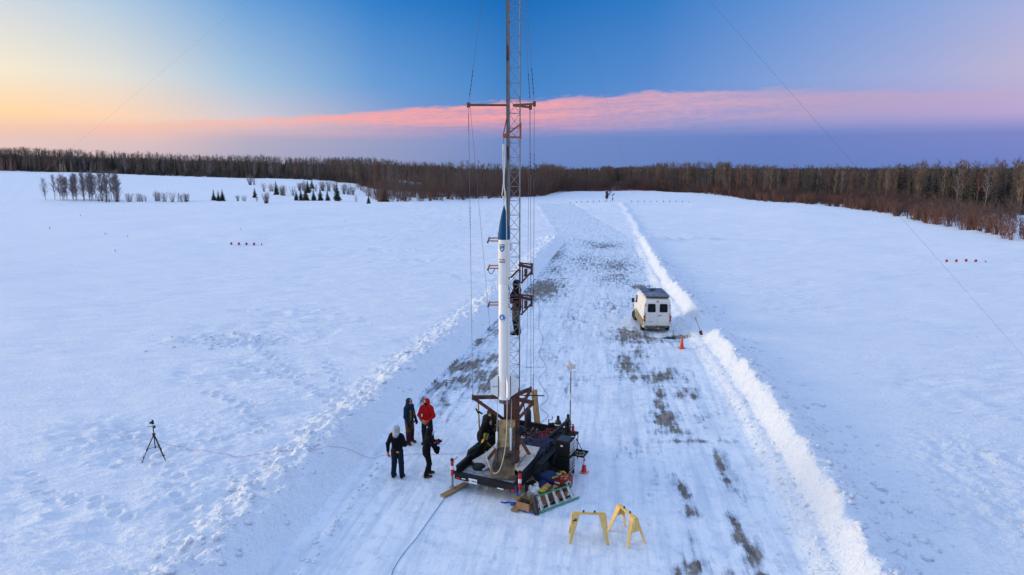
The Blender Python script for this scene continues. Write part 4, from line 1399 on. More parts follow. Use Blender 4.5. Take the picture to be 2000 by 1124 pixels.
# upper spreader arms with their guy wires
ZU = 11.97
UT = [lp((-1.27, 20.05, ZU)), lp((.56, 20.85, ZU)), lp((.64, 19.72, ZU))]
for t in UT:
    MB().mat('rust_light').bar((t[0] * .1, t[1] * .1, t[2]), t, .045, .06).box(t, (.09, .09, .14)).build('spreader_arm', parent=LT)  # paler rust than the lower arms: warm light put into the colour
TOP = ZT - .3


def beads(a, c, f0, f1, n=6):
    """a chain of insulators threaded on the wire from a to c"""
    P, r = [], []
    for q in range(n):
        for d, rr in ((-.40, .006), (-.2, .0115), (.2, .0115), (.40, .006)):
            f = f0 + (f1 - f0) * (q + .5 + d) / n
            P.append(Vector(a).lerp(Vector(c), f))
            r.append(rr)
    MB().mat('black_metal').tube(P, r, 6).build('turnbuckle', parent=LT)


for i in range(3):
    a, c = UT[i], TIPS[i]
    MB().mat('cable').tube([(a[0], a[1], a[2] - .05), c], .0065, 6).build('stay_cable', parent=LT)
    MB().mat('cable').tube([a, (LEGS[0][0] * .5, 0, TOP)], .0055, 6).build('stay_cable', parent=LT)
    if i < 2:
        MB().mat('cable').tube([(a[0] * .96, a[1], a[2] - .05), (c[0] * .42 + (-.14 if i == 0 else .22), c[1] * .42, 3.2 if i else 4.6)], .005, 6).build('stay_cable', parent=LT)
    for z0, z1 in ((.12, .95), (3.3, 3.9), (6.9, 7.6)) if i else ((5.4, 6.0), (8.2, 8.7)):
        beads(c, a, z0 / (a[2] - c[2]), min(1, z1 / (a[2] - c[2])))
    beads(a, (LEGS[0][0] * .5, 0, TOP), .03, .12)
# orange hoist bracket
zb = 11.05 - .54
b = MB().mat('orange_paint').bar((-.24, -.22, zb), (.28, -.05, zb), .05, .055).bar((.27, -.05, zb - .04), (.27, -.05, zb + .42), .055).bar((-.20, -.22, zb + .02), (.27, -.05, zb + .38), .045).bar((-.24, -.24, zb), (-.16, -.22, zb + .10), .04)
b.build('hoist_bracket', parent=LT)
MB().mat('rust_steel').tube([(-.24, -.22, zb + .03), (-.13, -.2, zb + .55)], .015, 6).build('bracket_tie', parent=LT)
# rusty side brackets on the right leg
for zc in (7.05 - .54, 6.06 - .54):
    b = MB().mat('rust_steel')
    b.bar((.22, 0, zc + .20), (.64, -.10, zc + .12), .06, .08).bar((.26, -.03, zc + .30), (.26, -.03, zc - .36), .05).bar((.34, -.04, zc + .25), (.34, -.04, zc - .36), .04).bar((.30, -.04, zc - .36), (.62, -.12, zc + .02), .05).bar((.26, .0, zc + .26), (.62, .25, zc + .18), .045)
    b.bar((.62, -.12, zc - .06), (.62, -.12, zc + .24), .07).box((.44, -.08, zc - .02), (.09, .06, .22)).box((.61, -.12, zc - .06), (.10, .08, .05)).box((.61, -.12, zc + .24), (.10, .08, .05)).box((.44, -.08, zc - .13), (.13, .09, .03))
    b.build('side_bracket', parent=LT)
    MB().mat('rust_steel').bar((.22, .0, zc + .05), (-.02, -.10, zc - .18), .045).build('bracket_tie', parent=LT)
MB().mat('rust_steel').box((.06, .02, 6.29 - .54), (.40, .10, .07)).box((.06, .02, 6.09 - .54), (.40, .10, .09)).build('platform_bar', parent=LT)
MB().mat('white_paint').lathe([(.02, -.12), (.035, -.1), (.035, .1), (.015, .13)], (-.0, -.16, 7.83 - .54), 10).build('strobe_lamp', parent=LT, smooth=True)
# orange clamp arms that steady the rocket
RX, RY, RR = -.235, 19.78, .177
for zc in (8.06, 7.23, 6.10):
    x1 = RX - RR + .03 - CX
    b = MB().mat('orange_wood')
    for dz in (.045, -.055):
        b.bar((x1 + .10, RY - CY + .10, zc - .54 + dz), (x1 - .30, RY - CY + .06, zc - .54 + dz * .8), .03, .034)
    b.bar((x1 - .29, RY - CY + .06, zc - .54 + .07), (x1 - .34, RY - CY + .06, zc - .54 - .08), .04, .05)
    b.box((x1 - .02, RY - CY + .07, zc - .54), (.05, .06, .15))
    c_ = b.build('clamp_arm', parent=LT)
    MB().mat('black_metal').lathe([(.028, -.03), (.028, .03)], (x1 - .345, RY - CY + .06, zc - .54 - .085), 10, 'Y').build('clamp_bolt', parent=c_)
    MB().mat('rust_steel').bar((x1 + .08, RY - CY + .10, zc - .54), (-.10, -.16, zc - .54), .03, .05).build('clamp_mount', parent=LT)
MB().mat('blue_cable').tube(spline([(RX - CX - .50, -.28, 7.17 - .54), (RX - CX - .44, -.30, 7.05 - .54), (RX - CX - .36, -.30, 7.04 - .54), (RX - CX - .28, -.30, 7.17 - .54)], 5), .011, 6).build('hose', parent=LT)
MB().mat('black_metal').tube(spline([lp((.36, 20.4, 2.9)), lp((.42, 20.4, 2.2)), lp((.36, 20.5, 1.75)), lp((.22, 20.7, 1.5))], 6), .018, 6).build('hose', parent=LT)

# hoist hanging from the bracket, with its long white rope
HR = thing('hoist_block', 'white pulley hoist hanging below the orange mast bracket', 'hoist', (-.25, 19.84, 10.98))
MB().mat('cable').tube([(0, 0, .06), (.01, 0, -.12)], .01, 6).build('hook', parent=HR)
MB().mat('hoist_white').box((.005, 0, -.23), (.075, .06, .20), bev=.02).build('pulley', parent=HR)
b = MB().mat('hoist_white').tube(spline([(-.02, 0, -.32), (-.01, 0, -.8), (.0, 0, -1.2), (-.05, 0, -1.62)], 6), .016, 6).tube(spline([(.025, 0, -.32), (.03, 0, -.8), (.012, 0, -1.2), (.045, 0, -1.62)], 6), .022, 6).tube([(.004, .01, -.3), (.012, .01, -1.1)], .020, 6)
b.build('tackle_rope', parent=HR, smooth=True)
MB().mat('hoist_white').box((-.005, 0, -1.70), (.06, .05, .14), bev=.015).build('pulley', parent=HR)
MB().mat('hoist_white').lathe([(.014, -.045), (.022, -.02), (.022, .02), (.014, .045)], (.0, 0, -1.83), 8, 'Y').build('shackle', parent=HR)
rp = spline([(-.19, 19.72, 9.5), (-.165, 19.585, 8.9), (-.155, 19.58, 8.0), (-.150, 19.58, 6.0), (-.150, 19.58, 4.2), (-.152, 19.56, 3.1), (-.16, 19.55, 2.5), (-.20, 19.5, 1.7), (-.30, 19.42, 1.15), (-.42, 19.38, .86), (-.56, 19.42, .78), (-.70, 19.62, .88), (-.80, 19.92, 1.05), (-.84, 20.2, 1.16)], 6)
tag(MB().mat('rope_white').tube([(-.25, 19.84, 9.12), (-.22, 19.80, 9.3)] + rp, .0135, 6).build('rope', smooth=True), 'long pale rope running down the front of the rocket to a loop by the deflector', 'rope')

# ------------------------------------------------------------------ rocket
RK = thing('rocket', 'slim white rocket with a dark blue nose on the launch rail', 'rocket', (RX, RY, 3.10))
zb, zs, zt = 0.0, 5.04, 6.02                       # foot, shoulder, tip


def rk(y):                                          # z above the rocket's foot for a height in metres
    return y - 3.10 + .05


RS = 8.02 - 3.03
b = MB().mat('rocket_white').lathe([(.02, 0), (RR, 0.0), (RR, 3.62), (RR - .003, 3.625), (RR - .003, 3.635), (RR, 3.64), (RR, RS)], n=48)
b.build('body', parent=RK, smooth=True)
for zz in (2.56, 3.05, 3.63): MB().mat('fin_white').lathe([(RR + .0015, zz - .008), (RR + .0015, zz + .008)], n=40, cap=False).build('joint_ring', parent=RK, smooth=True)
pts = []
for i in range(15):
    t = i / 14
    pts.append((max(RR * (1 - t ** 1.75), .004) * (1.0 if t < .99 else 1), RS + .001 + (9.03 - 8.02) * t))
b = MB().mat('nose_blue').lathe([(RR + .002, RS - .02)] + pts, n=48)
b.build('nose_cone', parent=RK, smooth=True)
b = MB().mat('rust_light').lathe([(.15, 0), (.155, -.05), (.14, -.13), (.12, -.13), (.10, -.02)], n=24)
nz = b.build('nozzle', parent=RK, smooth=True)
bd = MB().mat('galv')
for k in range(10):
    a = 2 * math.pi * k / 10
    bd.lathe([(.012, -.14), (.012, .0)], (.155 * math.cos(a), .155 * math.sin(a), 0), 6)
bd.build('bolt', parent=nz)
for k, ang in enumerate((188, 278 + 8, 8 + 0, 98)):
    a = R(ang)
    ca, sa = math.cos(a), math.sin(a)
    outl = [(.16, .02), (.43, .20), (.43, .60), (.16, .80)]
    tx, ty = -sa * .010, ca * .010
    f = MB().mat('fin_white').prism([(ca * r, sa * r, z) for r, z in outl], (-tx, -ty, 0), (tx, ty, 0)).build('fin', parent=RK)
    g_ = MB().mat('rust_light')
    g_.prism([(ca * .165, sa * .165, .06), (ca * .20, sa * .20, .06), (ca * .20, sa * .20, .74), (ca * .165, sa * .165, .74)], (-tx * 1.6, -ty * 1.6, 0), (tx * 1.6, ty * 1.6, 0)).build('fin_bracket', parent=f)
    if k == 0:
        V, F = text_mesh('RE/SHOR', .048, bold=.0015)
        MB().mat('print_green').add([(ca * (.30 - x) + tx * 1.25 if True else 0, sa * (.30 - x) + ty * 1.25 - .0, .40 + y) for x, y, z in V], F).build('lettering', parent=f)
    if k == 1:
        MB().mat('print_dark').lathe([(.018, -.002), (.018, .002)], (ca * .27 + tx * 1.2, sa * .27 + ty * 1.2, .38), 10, 'X').build('bolt_hole', parent=f)


def wrap(b, V, F, ang, z0, cuts=0, r=RR + .003):
    """bends a flat drawing (x to the right, y up) round the rocket; ang = direction it faces"""
    if cuts:
        bm = bmesh.new()
        vs = [bm.verts.new(p) for p in V]
        for f in F:
            try: bm.faces.new([vs[i] for i in f])
            except Exception: pass
        bmesh.ops.triangulate(bm, faces=bm.faces)
        bmesh.ops.subdivide_edges(bm, edges=list(bm.edges), cuts=cuts, use_grid_fill=True)
        bmesh.ops.triangulate(bm, faces=bm.faces)
        bm.verts.index_update()
        V = [tuple(q.co) for q in bm.verts]
        F = [tuple(q.index for q in f.verts) for f in bm.faces]
        bm.free()
    P = []
    for p in V:
        a = ang + p[0] / r
        P.append((r * math.cos(a), r * math.sin(a), z0 + p[1]))
    return b.add(P, F)


FA = R(-112)                                           # the printed side faces the camera, turned a little to the left
sh = [(-.085, .11), (.085, .11), (.08, -.03), (.06, -.075), (0, -.125), (-.06, -.075), (-.08, -.03)]
b = MB().mat('emblem_teal')
wrap(b, [(x, y, 0) for x, y in sh], [tuple(range(7))], FA, rk(7.78), 5)
em = b.build('shield_emblem', parent=RK)
b = MB().mat('print_white')
V, F = text_mesh('MENT', .052, bold=.002)
wrap(b, V, F, FA, rk(7.855), 0, RR + .0055)
wrap(b, [(-.055, -.004, 0), (.055, -.004, 0), (.055, .004, 0), (-.055, .004, 0)], [(0, 1, 2, 3)], FA, rk(7.81), 3, RR + .0055)
for poly in ([(-.03, -.03), (.0, -.01), (.066, .035), (.03, -.03), (.012, -.055), (-.006, -.03)], [(-.045, .012), (-.012, -.035), (.004, -.05), (-.03, -.05)], [(-.02, .022), (.004, .032), (.014, .004), (-.006, -.002)]):
    wrap(b, [(x, y, 0) for x, y in poly], [tuple(range(len(poly)))], FA, rk(7.755), 3, RR + .0055)
b.build('lettering', parent=em)
for mt, txt, sz, xx, zz in (('print_orange', 'MADE', .058, -.035, 7.425), ('print_dark', 'IN', .058, .068, 7.425), ('print_dark', 'MAINE', .068, .0, 7.355)):
    V, F = text_mesh(txt, sz, bold=.002)
    wrap(MB().mat(mt), [(x + xx, y, 0) for x, y, z in V], F, FA, rk(zz)).build('lettering', parent=RK)
V, F = text_mesh('STARDUST 1.0', .15, bold=.004)
V = [(-y, x, 0) for x, y, z in V]                     # reads upwards
wrap(MB().mat('print_dark'), V, F, R(-25), rk(6.42)).build('lettering', parent=RK)
b = MB().mat('emblem_blue')


def disc(r0, r1, n=36, rings=4):
    V, F = [], []
    for i in range(rings + 1):
        rr_ = r0 + (r1 - r0) * i / rings
        for k in range(n):
            V.append((rr_ * math.cos(2 * math.pi * k / n), rr_ * math.sin(2 * math.pi * k / n), 0))
    for i in range(rings):
        for k in range(n):
            F.append((i * n + k, i * n + (k + 1) % n, (i + 1) * n + (k + 1) % n, (i + 1) * n + k))
    return V, F


wrap(b, *disc(.001, .112, rings=6), FA, rk(5.66))
em = b.build('round_emblem', parent=RK)
b = MB().mat('print_white')
wrap(b, *disc(.094, .104, rings=1), FA, rk(5.66), 0, RR + .0055)
for poly in ([(0, .068), (.018, .04), (.022, .0), (.046, -.02), (.046, -.03), (-.046, -.03), (-.046, -.02), (-.022, .0), (-.018, .04)], [(-.010, -.036), (.010, -.036), (.0, -.056)]):
    wrap(b, [(x, y, 0) for x, y in poly], [tuple(range(len(poly)))], FA, rk(5.66), 3, RR + .0055)
wrap(b, [(-.082, -.048, 0), (-.03, -.066, 0), (0, -.075, 0), (.03, -.066, 0), (.082, -.048, 0), (.05, -.082, 0), (0, -.094, 0), (-.05, -.082, 0)], [tuple(range(8))], FA, rk(5.66), 3, RR + .0055)
b.build('rocket_symbol', parent=em)
MB().mat('print_dark').lathe([(.006, 0), (.006, .004)], (RR * math.cos(FA + .2), RR * math.sin(FA + .2) - .003, rk(7.25)), 8, 'Y').build('bolt_hole', parent=RK)
for dx in (-1, 1):
    MB().mat('fin_white').box((dx * (RR + .005), .04, RS + .1), (.02, .05, .2)).build('rail_guide', parent=RK)

# ------------------------------------------------------------------ guy wires of the mast
TOPW = (CX, CY, ZT + .5)
for lab, e in (('thin guy wire running from the mast head down over the left field', (-55.2, 61.6, .3)), ('thin guy wire running from the mast head down to the near right', (21.2, 22.5, .35)), ('thin guy wire running from the mast head down to the far right bank', (17.9, 87.1, .5))):
    tag(MB().mat('cable').tube([TOPW, e], .0029, 5).build('guy_wire'), lab, 'wire', 'guy wires of the mast')

# ------------------------------------------------------------------ gear on and around the trailer
TM = Matrix.LocRotScale(TR.location, TR.rotation_euler, None)


def tw(u, v, z): return tuple(TM @ Vector((u, v, z - .02)))


def on_trailer(name, label, cat, u, v, z, rz=0.0, group=None): return thing(name, label, cat, tw(u, v, z), R(-25) + rz, group)


# rolling tool chest beside the trailer
TC = on_trailer('tool_chest', 'tall black two-part rolling tool chest beside the trailer', 'tool chest', 2.79, 2.36, .03)
b = MB().mat('black_metal').box((0, 0, .43), (.50, .56, .62), bev=.012)
b.build('cabinet', parent=TC)
b = MB().mat('black_metal').box((0, 0, 1.03), (.48, .54, .52), bev=.012)
b.build('top_chest', parent=TC)
MB().mat('mat_blue').box((-.02, .0, 1.30), (.40, .46, .02), bev=.004).build('top_mat', parent=TC)
for i, z in enumerate((1.24, 1.185, 1.13, 1.075, 1.02, .95, .865, .70, .655, .60, .53, .45, .36, .25)):
    hgt = .04 if z > .9 or z > .55 else .06
    d = MB().mat('black_metal').box((.252, 0, z - .008), (.012, .50, hgt), bev=.003).build('drawer', parent=TC)
    MB().mat('collar_white').box((.268, 0, z + hgt * .25), (.022, .50, .018)).build('handle', parent=d)
MB().mat('collar_white').box((-.02, -.276, 1.14), (.085, .008, .055)).build('badge', parent=TC)
for sx in (-.2, .2):
    for sy in (-.22, .22):
        c_ = MB().mat('black_metal').lathe([(.03, -.02), (.062, -.018), (.062, .018), (.03, .02)], (sx + (.03 if sx > 0 else 0), sy, .062), 14, 'X').box((sx + (.03 if sx > 0 else 0), sy, .11), (.05, .06, .03)).build('caster', parent=TC)
TY = on_trailer('tool_tray', 'dark open tray of hand tools jutting from the tool chest', 'tray', 3.27, 2.46, .84)
b = MB().mat('black_metal').box((0, 0, 0), (.44, .50, .014)).box((0, -.25, .02), (.44, .012, .04)).box((0, .25, .02), (.44, .012, .04)).box((.22, 0, .02), (.012, .5, .04))
b.build('tray_pan', parent=TY)
for i in range(9):
    x0, y0, a = random.uniform(-.17, .16), random.uniform(-.19, .19), random.uniform(0, 3)
    MB().mat(random.choice(['rust_light', 'alu', 'yellow_paint', 'red_box', 'jack_grey', 'bottle_olive'])).bar((x0 - math.cos(a) * .07, y0 - math.sin(a) * .07, .02), (x0 + math.cos(a) * .07, y0 + math.sin(a) * .07, .024), .018, .02).build('hand_tool', parent=TY)
MB().mat('black_metal').bar((-.2, .2, -.02), (-.2, .2, .45), .02).bar((-.2, .2, .42), (.02, .22, .02), .02).build('tray_bracket', parent=TY)


def cone(name, label, x, y, h, mt, collar, rz):
    r = thing(name, label, 'traffic cone', (x, y, Z(x, y) + .005), R(rz), 'orange traffic cones on the runway')
    k = h / .7
    b = MB().mat(mt).lathe([(.135 * k, .02 * k), (.105 * k, .18 * k), (.03 * k, .69 * k), (.022 * k, .70 * k)], n=24)
    b.build('cone', parent=r, smooth=True)
    MB().mat(mt).box((0, 0, .012 * k), (.36 * k, .36 * k, .03 * k), bev=.01 * k).build('base', parent=r)
    if collar:
        MB().mat('collar_white').lathe([(.079 * k, .40 * k), (.053 * k, .58 * k)], n=24, cap=False).build('reflective_collar', parent=r, smooth=True)
        MB().mat('collar_white').box((0, 0, .029 * k), (.30 * k, .30 * k, .004 * k)).build('base_ring', parent=r)
    return r


cone('traffic_cone', 'plain orange traffic cone on the snow behind the white van', 9.67, 36.73, .72, 'cone_orange', False, 20)
cone('traffic_cone', 'red-orange traffic cone with a white collar beside the tool chest', 2.44, 21.08, .52, 'cone_red', True, -25)


def bottle(label, u, v, z, r, h, mt, band=None, valve=True, group='gas bottles on the trailer'):
    o = on_trailer('gas_bottle', label, 'gas bottle', u, v, z, group=group)
    MB().mat(mt).lathe([(r * .9, 0), (r, .02), (r, h * .74), (r * .85, h * .80), (r * .42, h * .87), (r * .36, h * .88)], n=20).build('tank', parent=o, smooth=True)
    if valve:
        MB().mat('alu').lathe([(.02, h * .88), (.018, h * .94), (.03, h * .95), (.03, h * .98), (.01, h)], n=10).bar((0, 0, h * .93), (.10, .02, h * .955), .025).build('valve', parent=o)
    else:
        MB().mat('black_metal').lathe([(r * .42, h * .86), (r * .42, h * .98), (r * .3, h)], n=14).build('valve_cap', parent=o, smooth=True)
    if band:
        MB().mat(band).lathe([(r + .002, h * .66), (r + .002, h * .71)], n=20, cap=False).build('paper_label', parent=o)
    return o


bottle('slim black gas bottle with a brass valve behind the mast post', .93, 3.55, .55, .115, 1.32, 'bottle_dark')
bottle('dark grey gas bottle with a white label at the trailer corner', 2.0, 3.75, .52, .12, .98, 'bottle_dark', 'print_white', False)
bottle('olive green gas bottle behind the leaning black beam', 2.30, 3.95, .52, .115, 1.02, 'bottle_olive', None, False)
o = on_trailer('steel_beam', 'black steel beam propped diagonally in front of the olive bottle', 'beam', 1.95, 3.05, .95)
MB().mat('black_metal').bar((-.02, 0, .0), (.52, .52, .55), .11, .08).bar((.50, .50, .52), (.50, .55, -.1), .07).build('beam', parent=o)
o = on_trailer('antenna_mast', 'thin pole with a pale round paddle antenna rising behind the tool chest', 'antenna', 2.37, 3.98, .52)
MB().mat('galv').lathe([(.022, 0), (.022, 1.55)], n=10).build('pole', parent=o, smooth=True)
MB().mat('rust_light').lathe([(.019, 1.5), (.019, 2.62)], n=10).build('pole_top', parent=o, smooth=True)
MB().mat('collar_white').lathe([(.03, 1.56), (.03, 1.80)], n=10).bar((0, 0, 1.74), (.12, -.02, 1.78), .02).build('clamp', parent=o)
b = MB().mat('bag_clear').box((.0, 0, 2.70), (.05, .04, .22)).lathe([(.12, -.012), (.135, 0), (.12, .012)], (-.05, 0, 2.80), 28, 'Y').box((.10, -.01, 2.80), (.14, .02, .17), bev=.006)
b.build('paddle', parent=o, smooth=True)
o = on_trailer('wooden_post', 'tan timber post leaning behind the trailer below the mast arm', 'post', .86, 4.10 + .3, .02)
MB().mat('post_wood').bar((.16, 0, .0), (-.08, .02, 2.05), .20, .15).build('timber', parent=o)
o = on_trailer('fire_extinguisher', 'small red fire extinguisher at the trailer corner behind the tool chest', 'extinguisher', 2.62, 3.60, 1.05)
MB().mat('red_paint').lathe([(.045, 0), (.05, .02), (.05, .22), (.02, .26)], n=14).build('tank', parent=o, smooth=True)
MB().mat('black_metal').lathe([(.02, .25), (.02, .30)], n=8).bar((0, 0, .29), (-.10, .0, .27), .015).bar((0, 0, .27), (-.14, .03, .05), .018).build('valve', parent=o)
o = on_trailer('rolling_cart', 'low dark cart carrying the red extinguisher behind the tool chest', 'cart', 2.62, 3.55, .03)
b = MB().mat('black_metal').box((0, 0, 1.0), (.34, .4, .03))
for sx in (-.14, .14):
    for sy in (-.17, .17): b.bar((sx, sy, .0), (sx, sy, 1.0), .025)
b.box((0, 0, .3), (.32, .38, .02))
b.build('frame', parent=o)
o = on_trailer('blue_barrel', 'open blue plastic tub at the far left of the trailer', 'tub', .62, 3.35, .53)
MB().mat('barrel_blue').lathe([(.24, 0), (.29, .40), (.30, .41), (.27, .40), (.22, .05)], n=28).build('tub', parent=o, smooth=True)
o = on_trailer('hand_vise', 'small black crank winch on the trailer front wall', 'winch', 1.55, 4.08, .90)
MB().mat('black_metal').box((0, 0, .06), (.10, .10, .14), bev=.01).box((.14, 0, .10), (.16, .10, .14), bev=.03).bar((-.04, 0, .10), (-.04, 0, .28), .025).bar((-.04, 0, .22), (.10, .0, .30), .018).bar((.10, 0, .30), (.10, 0, .40), .022).build('winch_body', parent=o)
# batteries, boxes and a tangle of leads in the front of the trailer
for i, (u, v, z, d, mt, nm, lab) in enumerate(((1.15, 3.35, .62, (.22, .3, .22), 'barrel_blue', 'battery_box', 'pale blue battery box left of the tangle of leads'), (1.36, 3.55, .66, (.30, .24, .26), 'red_box', 'battery', 'dark red battery in the middle of the leads'), (1.62, 3.42, .67, (.20, .26, .28), 'red_paint', 'battery', 'bright red battery beside the dark red one'), (1.28, 3.05, .62, (.22, .26, .2), 'bottle_olive', 'ammo_box', 'olive steel box in front of the batteries'),
                                             (1.86, 3.62, .63, (.3, .34, .22), 'black_metal', 'power_unit', 'black power unit near the front wall of the trailer'), (1.95, 3.12, .70, (.26, .22, .12), 'barrel_blue', 'battery_box', 'pale blue box by the trailer side next to the tool chest'), (.96, 3.05, .66, (.16, .2, .3), 'bag_clear', 'plastic_jug', 'whitish plastic jug against the blue tarp'), (1.5, 3.0, .63, (.26, .2, .2), 'rust_light', 'wooden_crate', 'brown crate half under the blue tarp'))):
    o = on_trailer(nm, lab, {'battery_box': 'box', 'battery': 'battery', 'ammo_box': 'box', 'power_unit': 'power unit', 'plastic_jug': 'jug', 'wooden_crate': 'crate'}[nm], u, v, z - d[2] / 2, random.uniform(-.4, .4))
    MB().mat(mt).box((0, 0, d[2] / 2), d, bev=.015).build('case', parent=o)
    MB().mat('black_metal').bar((-d[0] * .3, 0, d[2] + .012), (d[0] * .3, 0, d[2] + .012), .025, .02).build('handle', parent=o)
tang = MB()
rr_ = random.Random(5)
for i in range(44):
    tang.mat(rr_.choice(['red_box', 'rust_steel', 'black_metal', 'black_metal', 'rust_light', 'barrel_blue', 'cable_pale', 'rust_light', 'cable', 'red_paint']))
    u0, v0 = rr_.uniform(.95, 2.0), rr_.uniform(2.65, 3.9)
    pts = [tw(u0 + rr_.uniform(-.28, .28), v0 + rr_.uniform(-.25, .25), .76 + rr_.uniform(-.06, .24)) for _ in range(5)]
    tang.tube(spline(pts, 4), rr_.choice([.007, .008, .010]), 5)
tag(tang.build('cable_tangle'), 'tangle of red, black and grey leads heaped over the batteries', 'cables', kind='stuff')


def drape(name, mtname, P, th=.02, n=14, wav=.05, seed=0, parent=None):
    """bilinear patch over four corners with folds"""
    rr = random.Random(seed)
    ph = [(rr.uniform(3, 8), rr.uniform(3, 8), rr.uniform(0, 6), rr.uniform(.4, 1)) for _ in range(5)]
    V, F = [], []
    for s in (0, 1):
        for i in range(n + 1):
            for j in range(n + 1):
                a, c = i / n, j / n
                p = (Vector(P[0]) * (1 - a) + Vector(P[1]) * a) * (1 - c) + (Vector(P[3]) * (1 - a) + Vector(P[2]) * a) * c
                w = sum(k * math.sin(f * a * 2 + g2 * c * 2 + h) for f, g2, h, k in ph) * wav * .5
                p = p + Vector((0, 0, w + math.sin(a * math.pi) * .03 - s * th))
                V.append(p)
    o = (n + 1) ** 2
    for i in range(n):
        for j in range(n):
            q = (i * (n + 1) + j, (i + 1) * (n + 1) + j, (i + 1) * (n + 1) + j + 1, i * (n + 1) + j + 1)
            F += [q, tuple(o + k for k in reversed(q))]
    for k in range(n):
        F += [(k, k + 1, o + k + 1, o + k), (n * (n + 1) + k, o + n * (n + 1) + k, o + n * (n + 1) + k + 1, n * (n + 1) + k + 1), (k * (n + 1), o + k * (n + 1), o + (k + 1) * (n + 1), (k + 1) * (n + 1)), (k * (n + 1) + n, (k + 1) * (n + 1) + n, o + (k + 1) * (n + 1) + n, o + k * (n + 1) + n)]
    return MB().mat(mtname).add(V, F).build(name, parent=parent, smooth=True)


tag(drape('tarpaulin', 'navy_tarp', [tw(1.10, 2.75, .88), tw(2.16, 2.9, 1.0), tw(2.18, 1.95, .80), tw(1.28, 1.98, .72)], .02, 18, .09, 3), 'dark blue tarpaulin spread over the load in front of the leads', 'tarpaulin')
tag(drape('tarpaulin', 'trailer_black', [tw(-.10, 2.75, .62), tw(-.02, .85, .84), tw(.12, .80, .84), tw(.12, 2.75, 1.02)], .02, 14, .07, 8), 'black tarpaulin bunched along the left side of the trailer', 'tarpaulin')
# the yellow board and the yellow tool where two people are working
tag(MB().mat('yellow_paint').bar((-1.20, 21.30, .15), (-.93, 21.70, 1.16), .09, .05).mat('bottle_olive').bar((-1.10, 21.27, .15), (-.83, 21.67, 1.16), .11, .05).build('step_ladder'), 'yellow and grey folded ladder leaning on the left side of the trailer', 'ladder')
o = thing('clamp_pole', 'yellow pole with black hooks standing behind the olive hooded person', 'pole', (-1.18, 22.55, Z(-1.18, 22.55)))
MB().mat('yellow_paint').bar((.05, 0, 0), (-.02, 0, 1.98), .05).build('pole', parent=o)
MB().mat('black_metal').bar((-.02, 0, 1.95), (.11, -.02, 2.0), .03).bar((-.10, 0, 1.72), (-.02, 0, 1.55), .05).bar((-.02, 0, 1.62), (.12, 0, 1.52), .05).build('hook', parent=o)

# heap of bags and boxes right of the trailer
G0 = .05
tag(MB().mat('navy_cloth').blob((1.14, 20.02, .29), (.78, .60, .54), 11, .16, 3).blob((1.02, 19.80, .20), (.5, .4, .36), 12, .18, 3).build('sleeping_bag', smooth=True), 'bulging dark blue bag on the snow right of the trailer', 'bag')
RB = thing('parts_bin', 'red drawer box heaped with bits between blue bag and tool chest', 'box', (1.62, 19.93, .03), R(-32))
b = MB().mat('red_box').box((0, 0, .19), (.44, .62, .36), bev=.012)
b.build('case', parent=RB)
for k, z in enumerate((.10, .19, .28)):
    d = MB().mat('red_box').box((.224, 0, z), (.012, .58, .075), bev=.003).build('drawer', parent=RB)
    MB().mat('collar_white').box((.234, -.1 + .12 * (k % 2), z + .01), (.01, .24, .03)).build('handle', parent=d)
MB().mat('collar_white').box((-.02, -.314, .30), (.18, .008, .05)).build('paper_label', parent=RB)
hp = MB()
for i in range(24):
    x0, y0, a = rr_.uniform(-.17, .17), rr_.uniform(-.26, .26), rr_.uniform(0, 3.1)
    hp.mat(rr_.choice(['red_paint', 'yellow_cloth', 'cardboard', 'bottle_olive', 'alu', 'red_box', 'tan_leather'])).bar((x0 - math.cos(a) * .08, y0 - math.sin(a) * .08, .385 + rr_.uniform(0, .05)), (x0 + math.cos(a) * .08, y0 + math.sin(a) * .08, .39 + rr_.uniform(0, .06)), .05, .035)
ho = hp.build('small_parts', parent=RB)
ho['kind'] = 'stuff'
SC = [(.40, 18.62, .42, .34, .26, -28, 'open brown cardboard box with a flap at the trailer corner'), (.92, 19.12, .46, .40, .30, -20, 'brown cardboard box behind the plastic bag'), (1.30, 19.28, .44, .42, .27, -35, 'brown cardboard box behind the ladder rungs, below the blue bag'), (1.58, 19.42, .30, .34, .22, -10, 'small brown cardboard box behind the upper ladder rungs')]
for x, y, w, d, hgt, rz, lab in SC:
    o = thing('cardboard_box', lab, 'box', (x, y, .03), R(rz), 'cardboard boxes by the ladder')
    t = .012
    MB().mat('cardboard').box((0, 0, t), (w, d, t)).box((-w / 2, 0, hgt / 2), (t, d, hgt)).box((w / 2, 0, hgt / 2), (t, d, hgt)).box((0, -d / 2, hgt / 2), (w - t, t, hgt)).box((0, d / 2, hgt / 2), (w - t, t, hgt)).build('carton', parent=o)
    for sx, up in ((-1, .05), (1, .12)):
        MB().mat('cardboard').prism([(sx * w / 2, -d / 2 + .01, hgt), (sx * w / 2, d / 2 - .01, hgt), (sx * (w / 2 + .13), d / 2 - .03, hgt + up), (sx * (w / 2 + .13), -d / 2 + .03, hgt + up)], (0, 0, 0), (0, 0, .008)).build('flap', parent=o)
    if hgt > .25: MB().mat(rr_.choice(['red_box', 'black_metal', 'plank_wood'])).blob((0, 0, hgt * .75), (w * .7, d * .7, hgt * .5), int(x * 10), .2).build('contents', parent=o)
o = tag(MB().mat('bag_clear').blob((.68, 19.08, .26), (.40, .34, .44), 21, .3, 3).blob((.76, 19.2, .46), (.16, .14, .26), 22, .3, 2).blob((.58, 19.12, .44), (.14, .12, .22), 23, .3, 2).build('plastic_bag', smooth=True), 'crumpled whitish plastic bag between the jack and the boxes', 'bag')
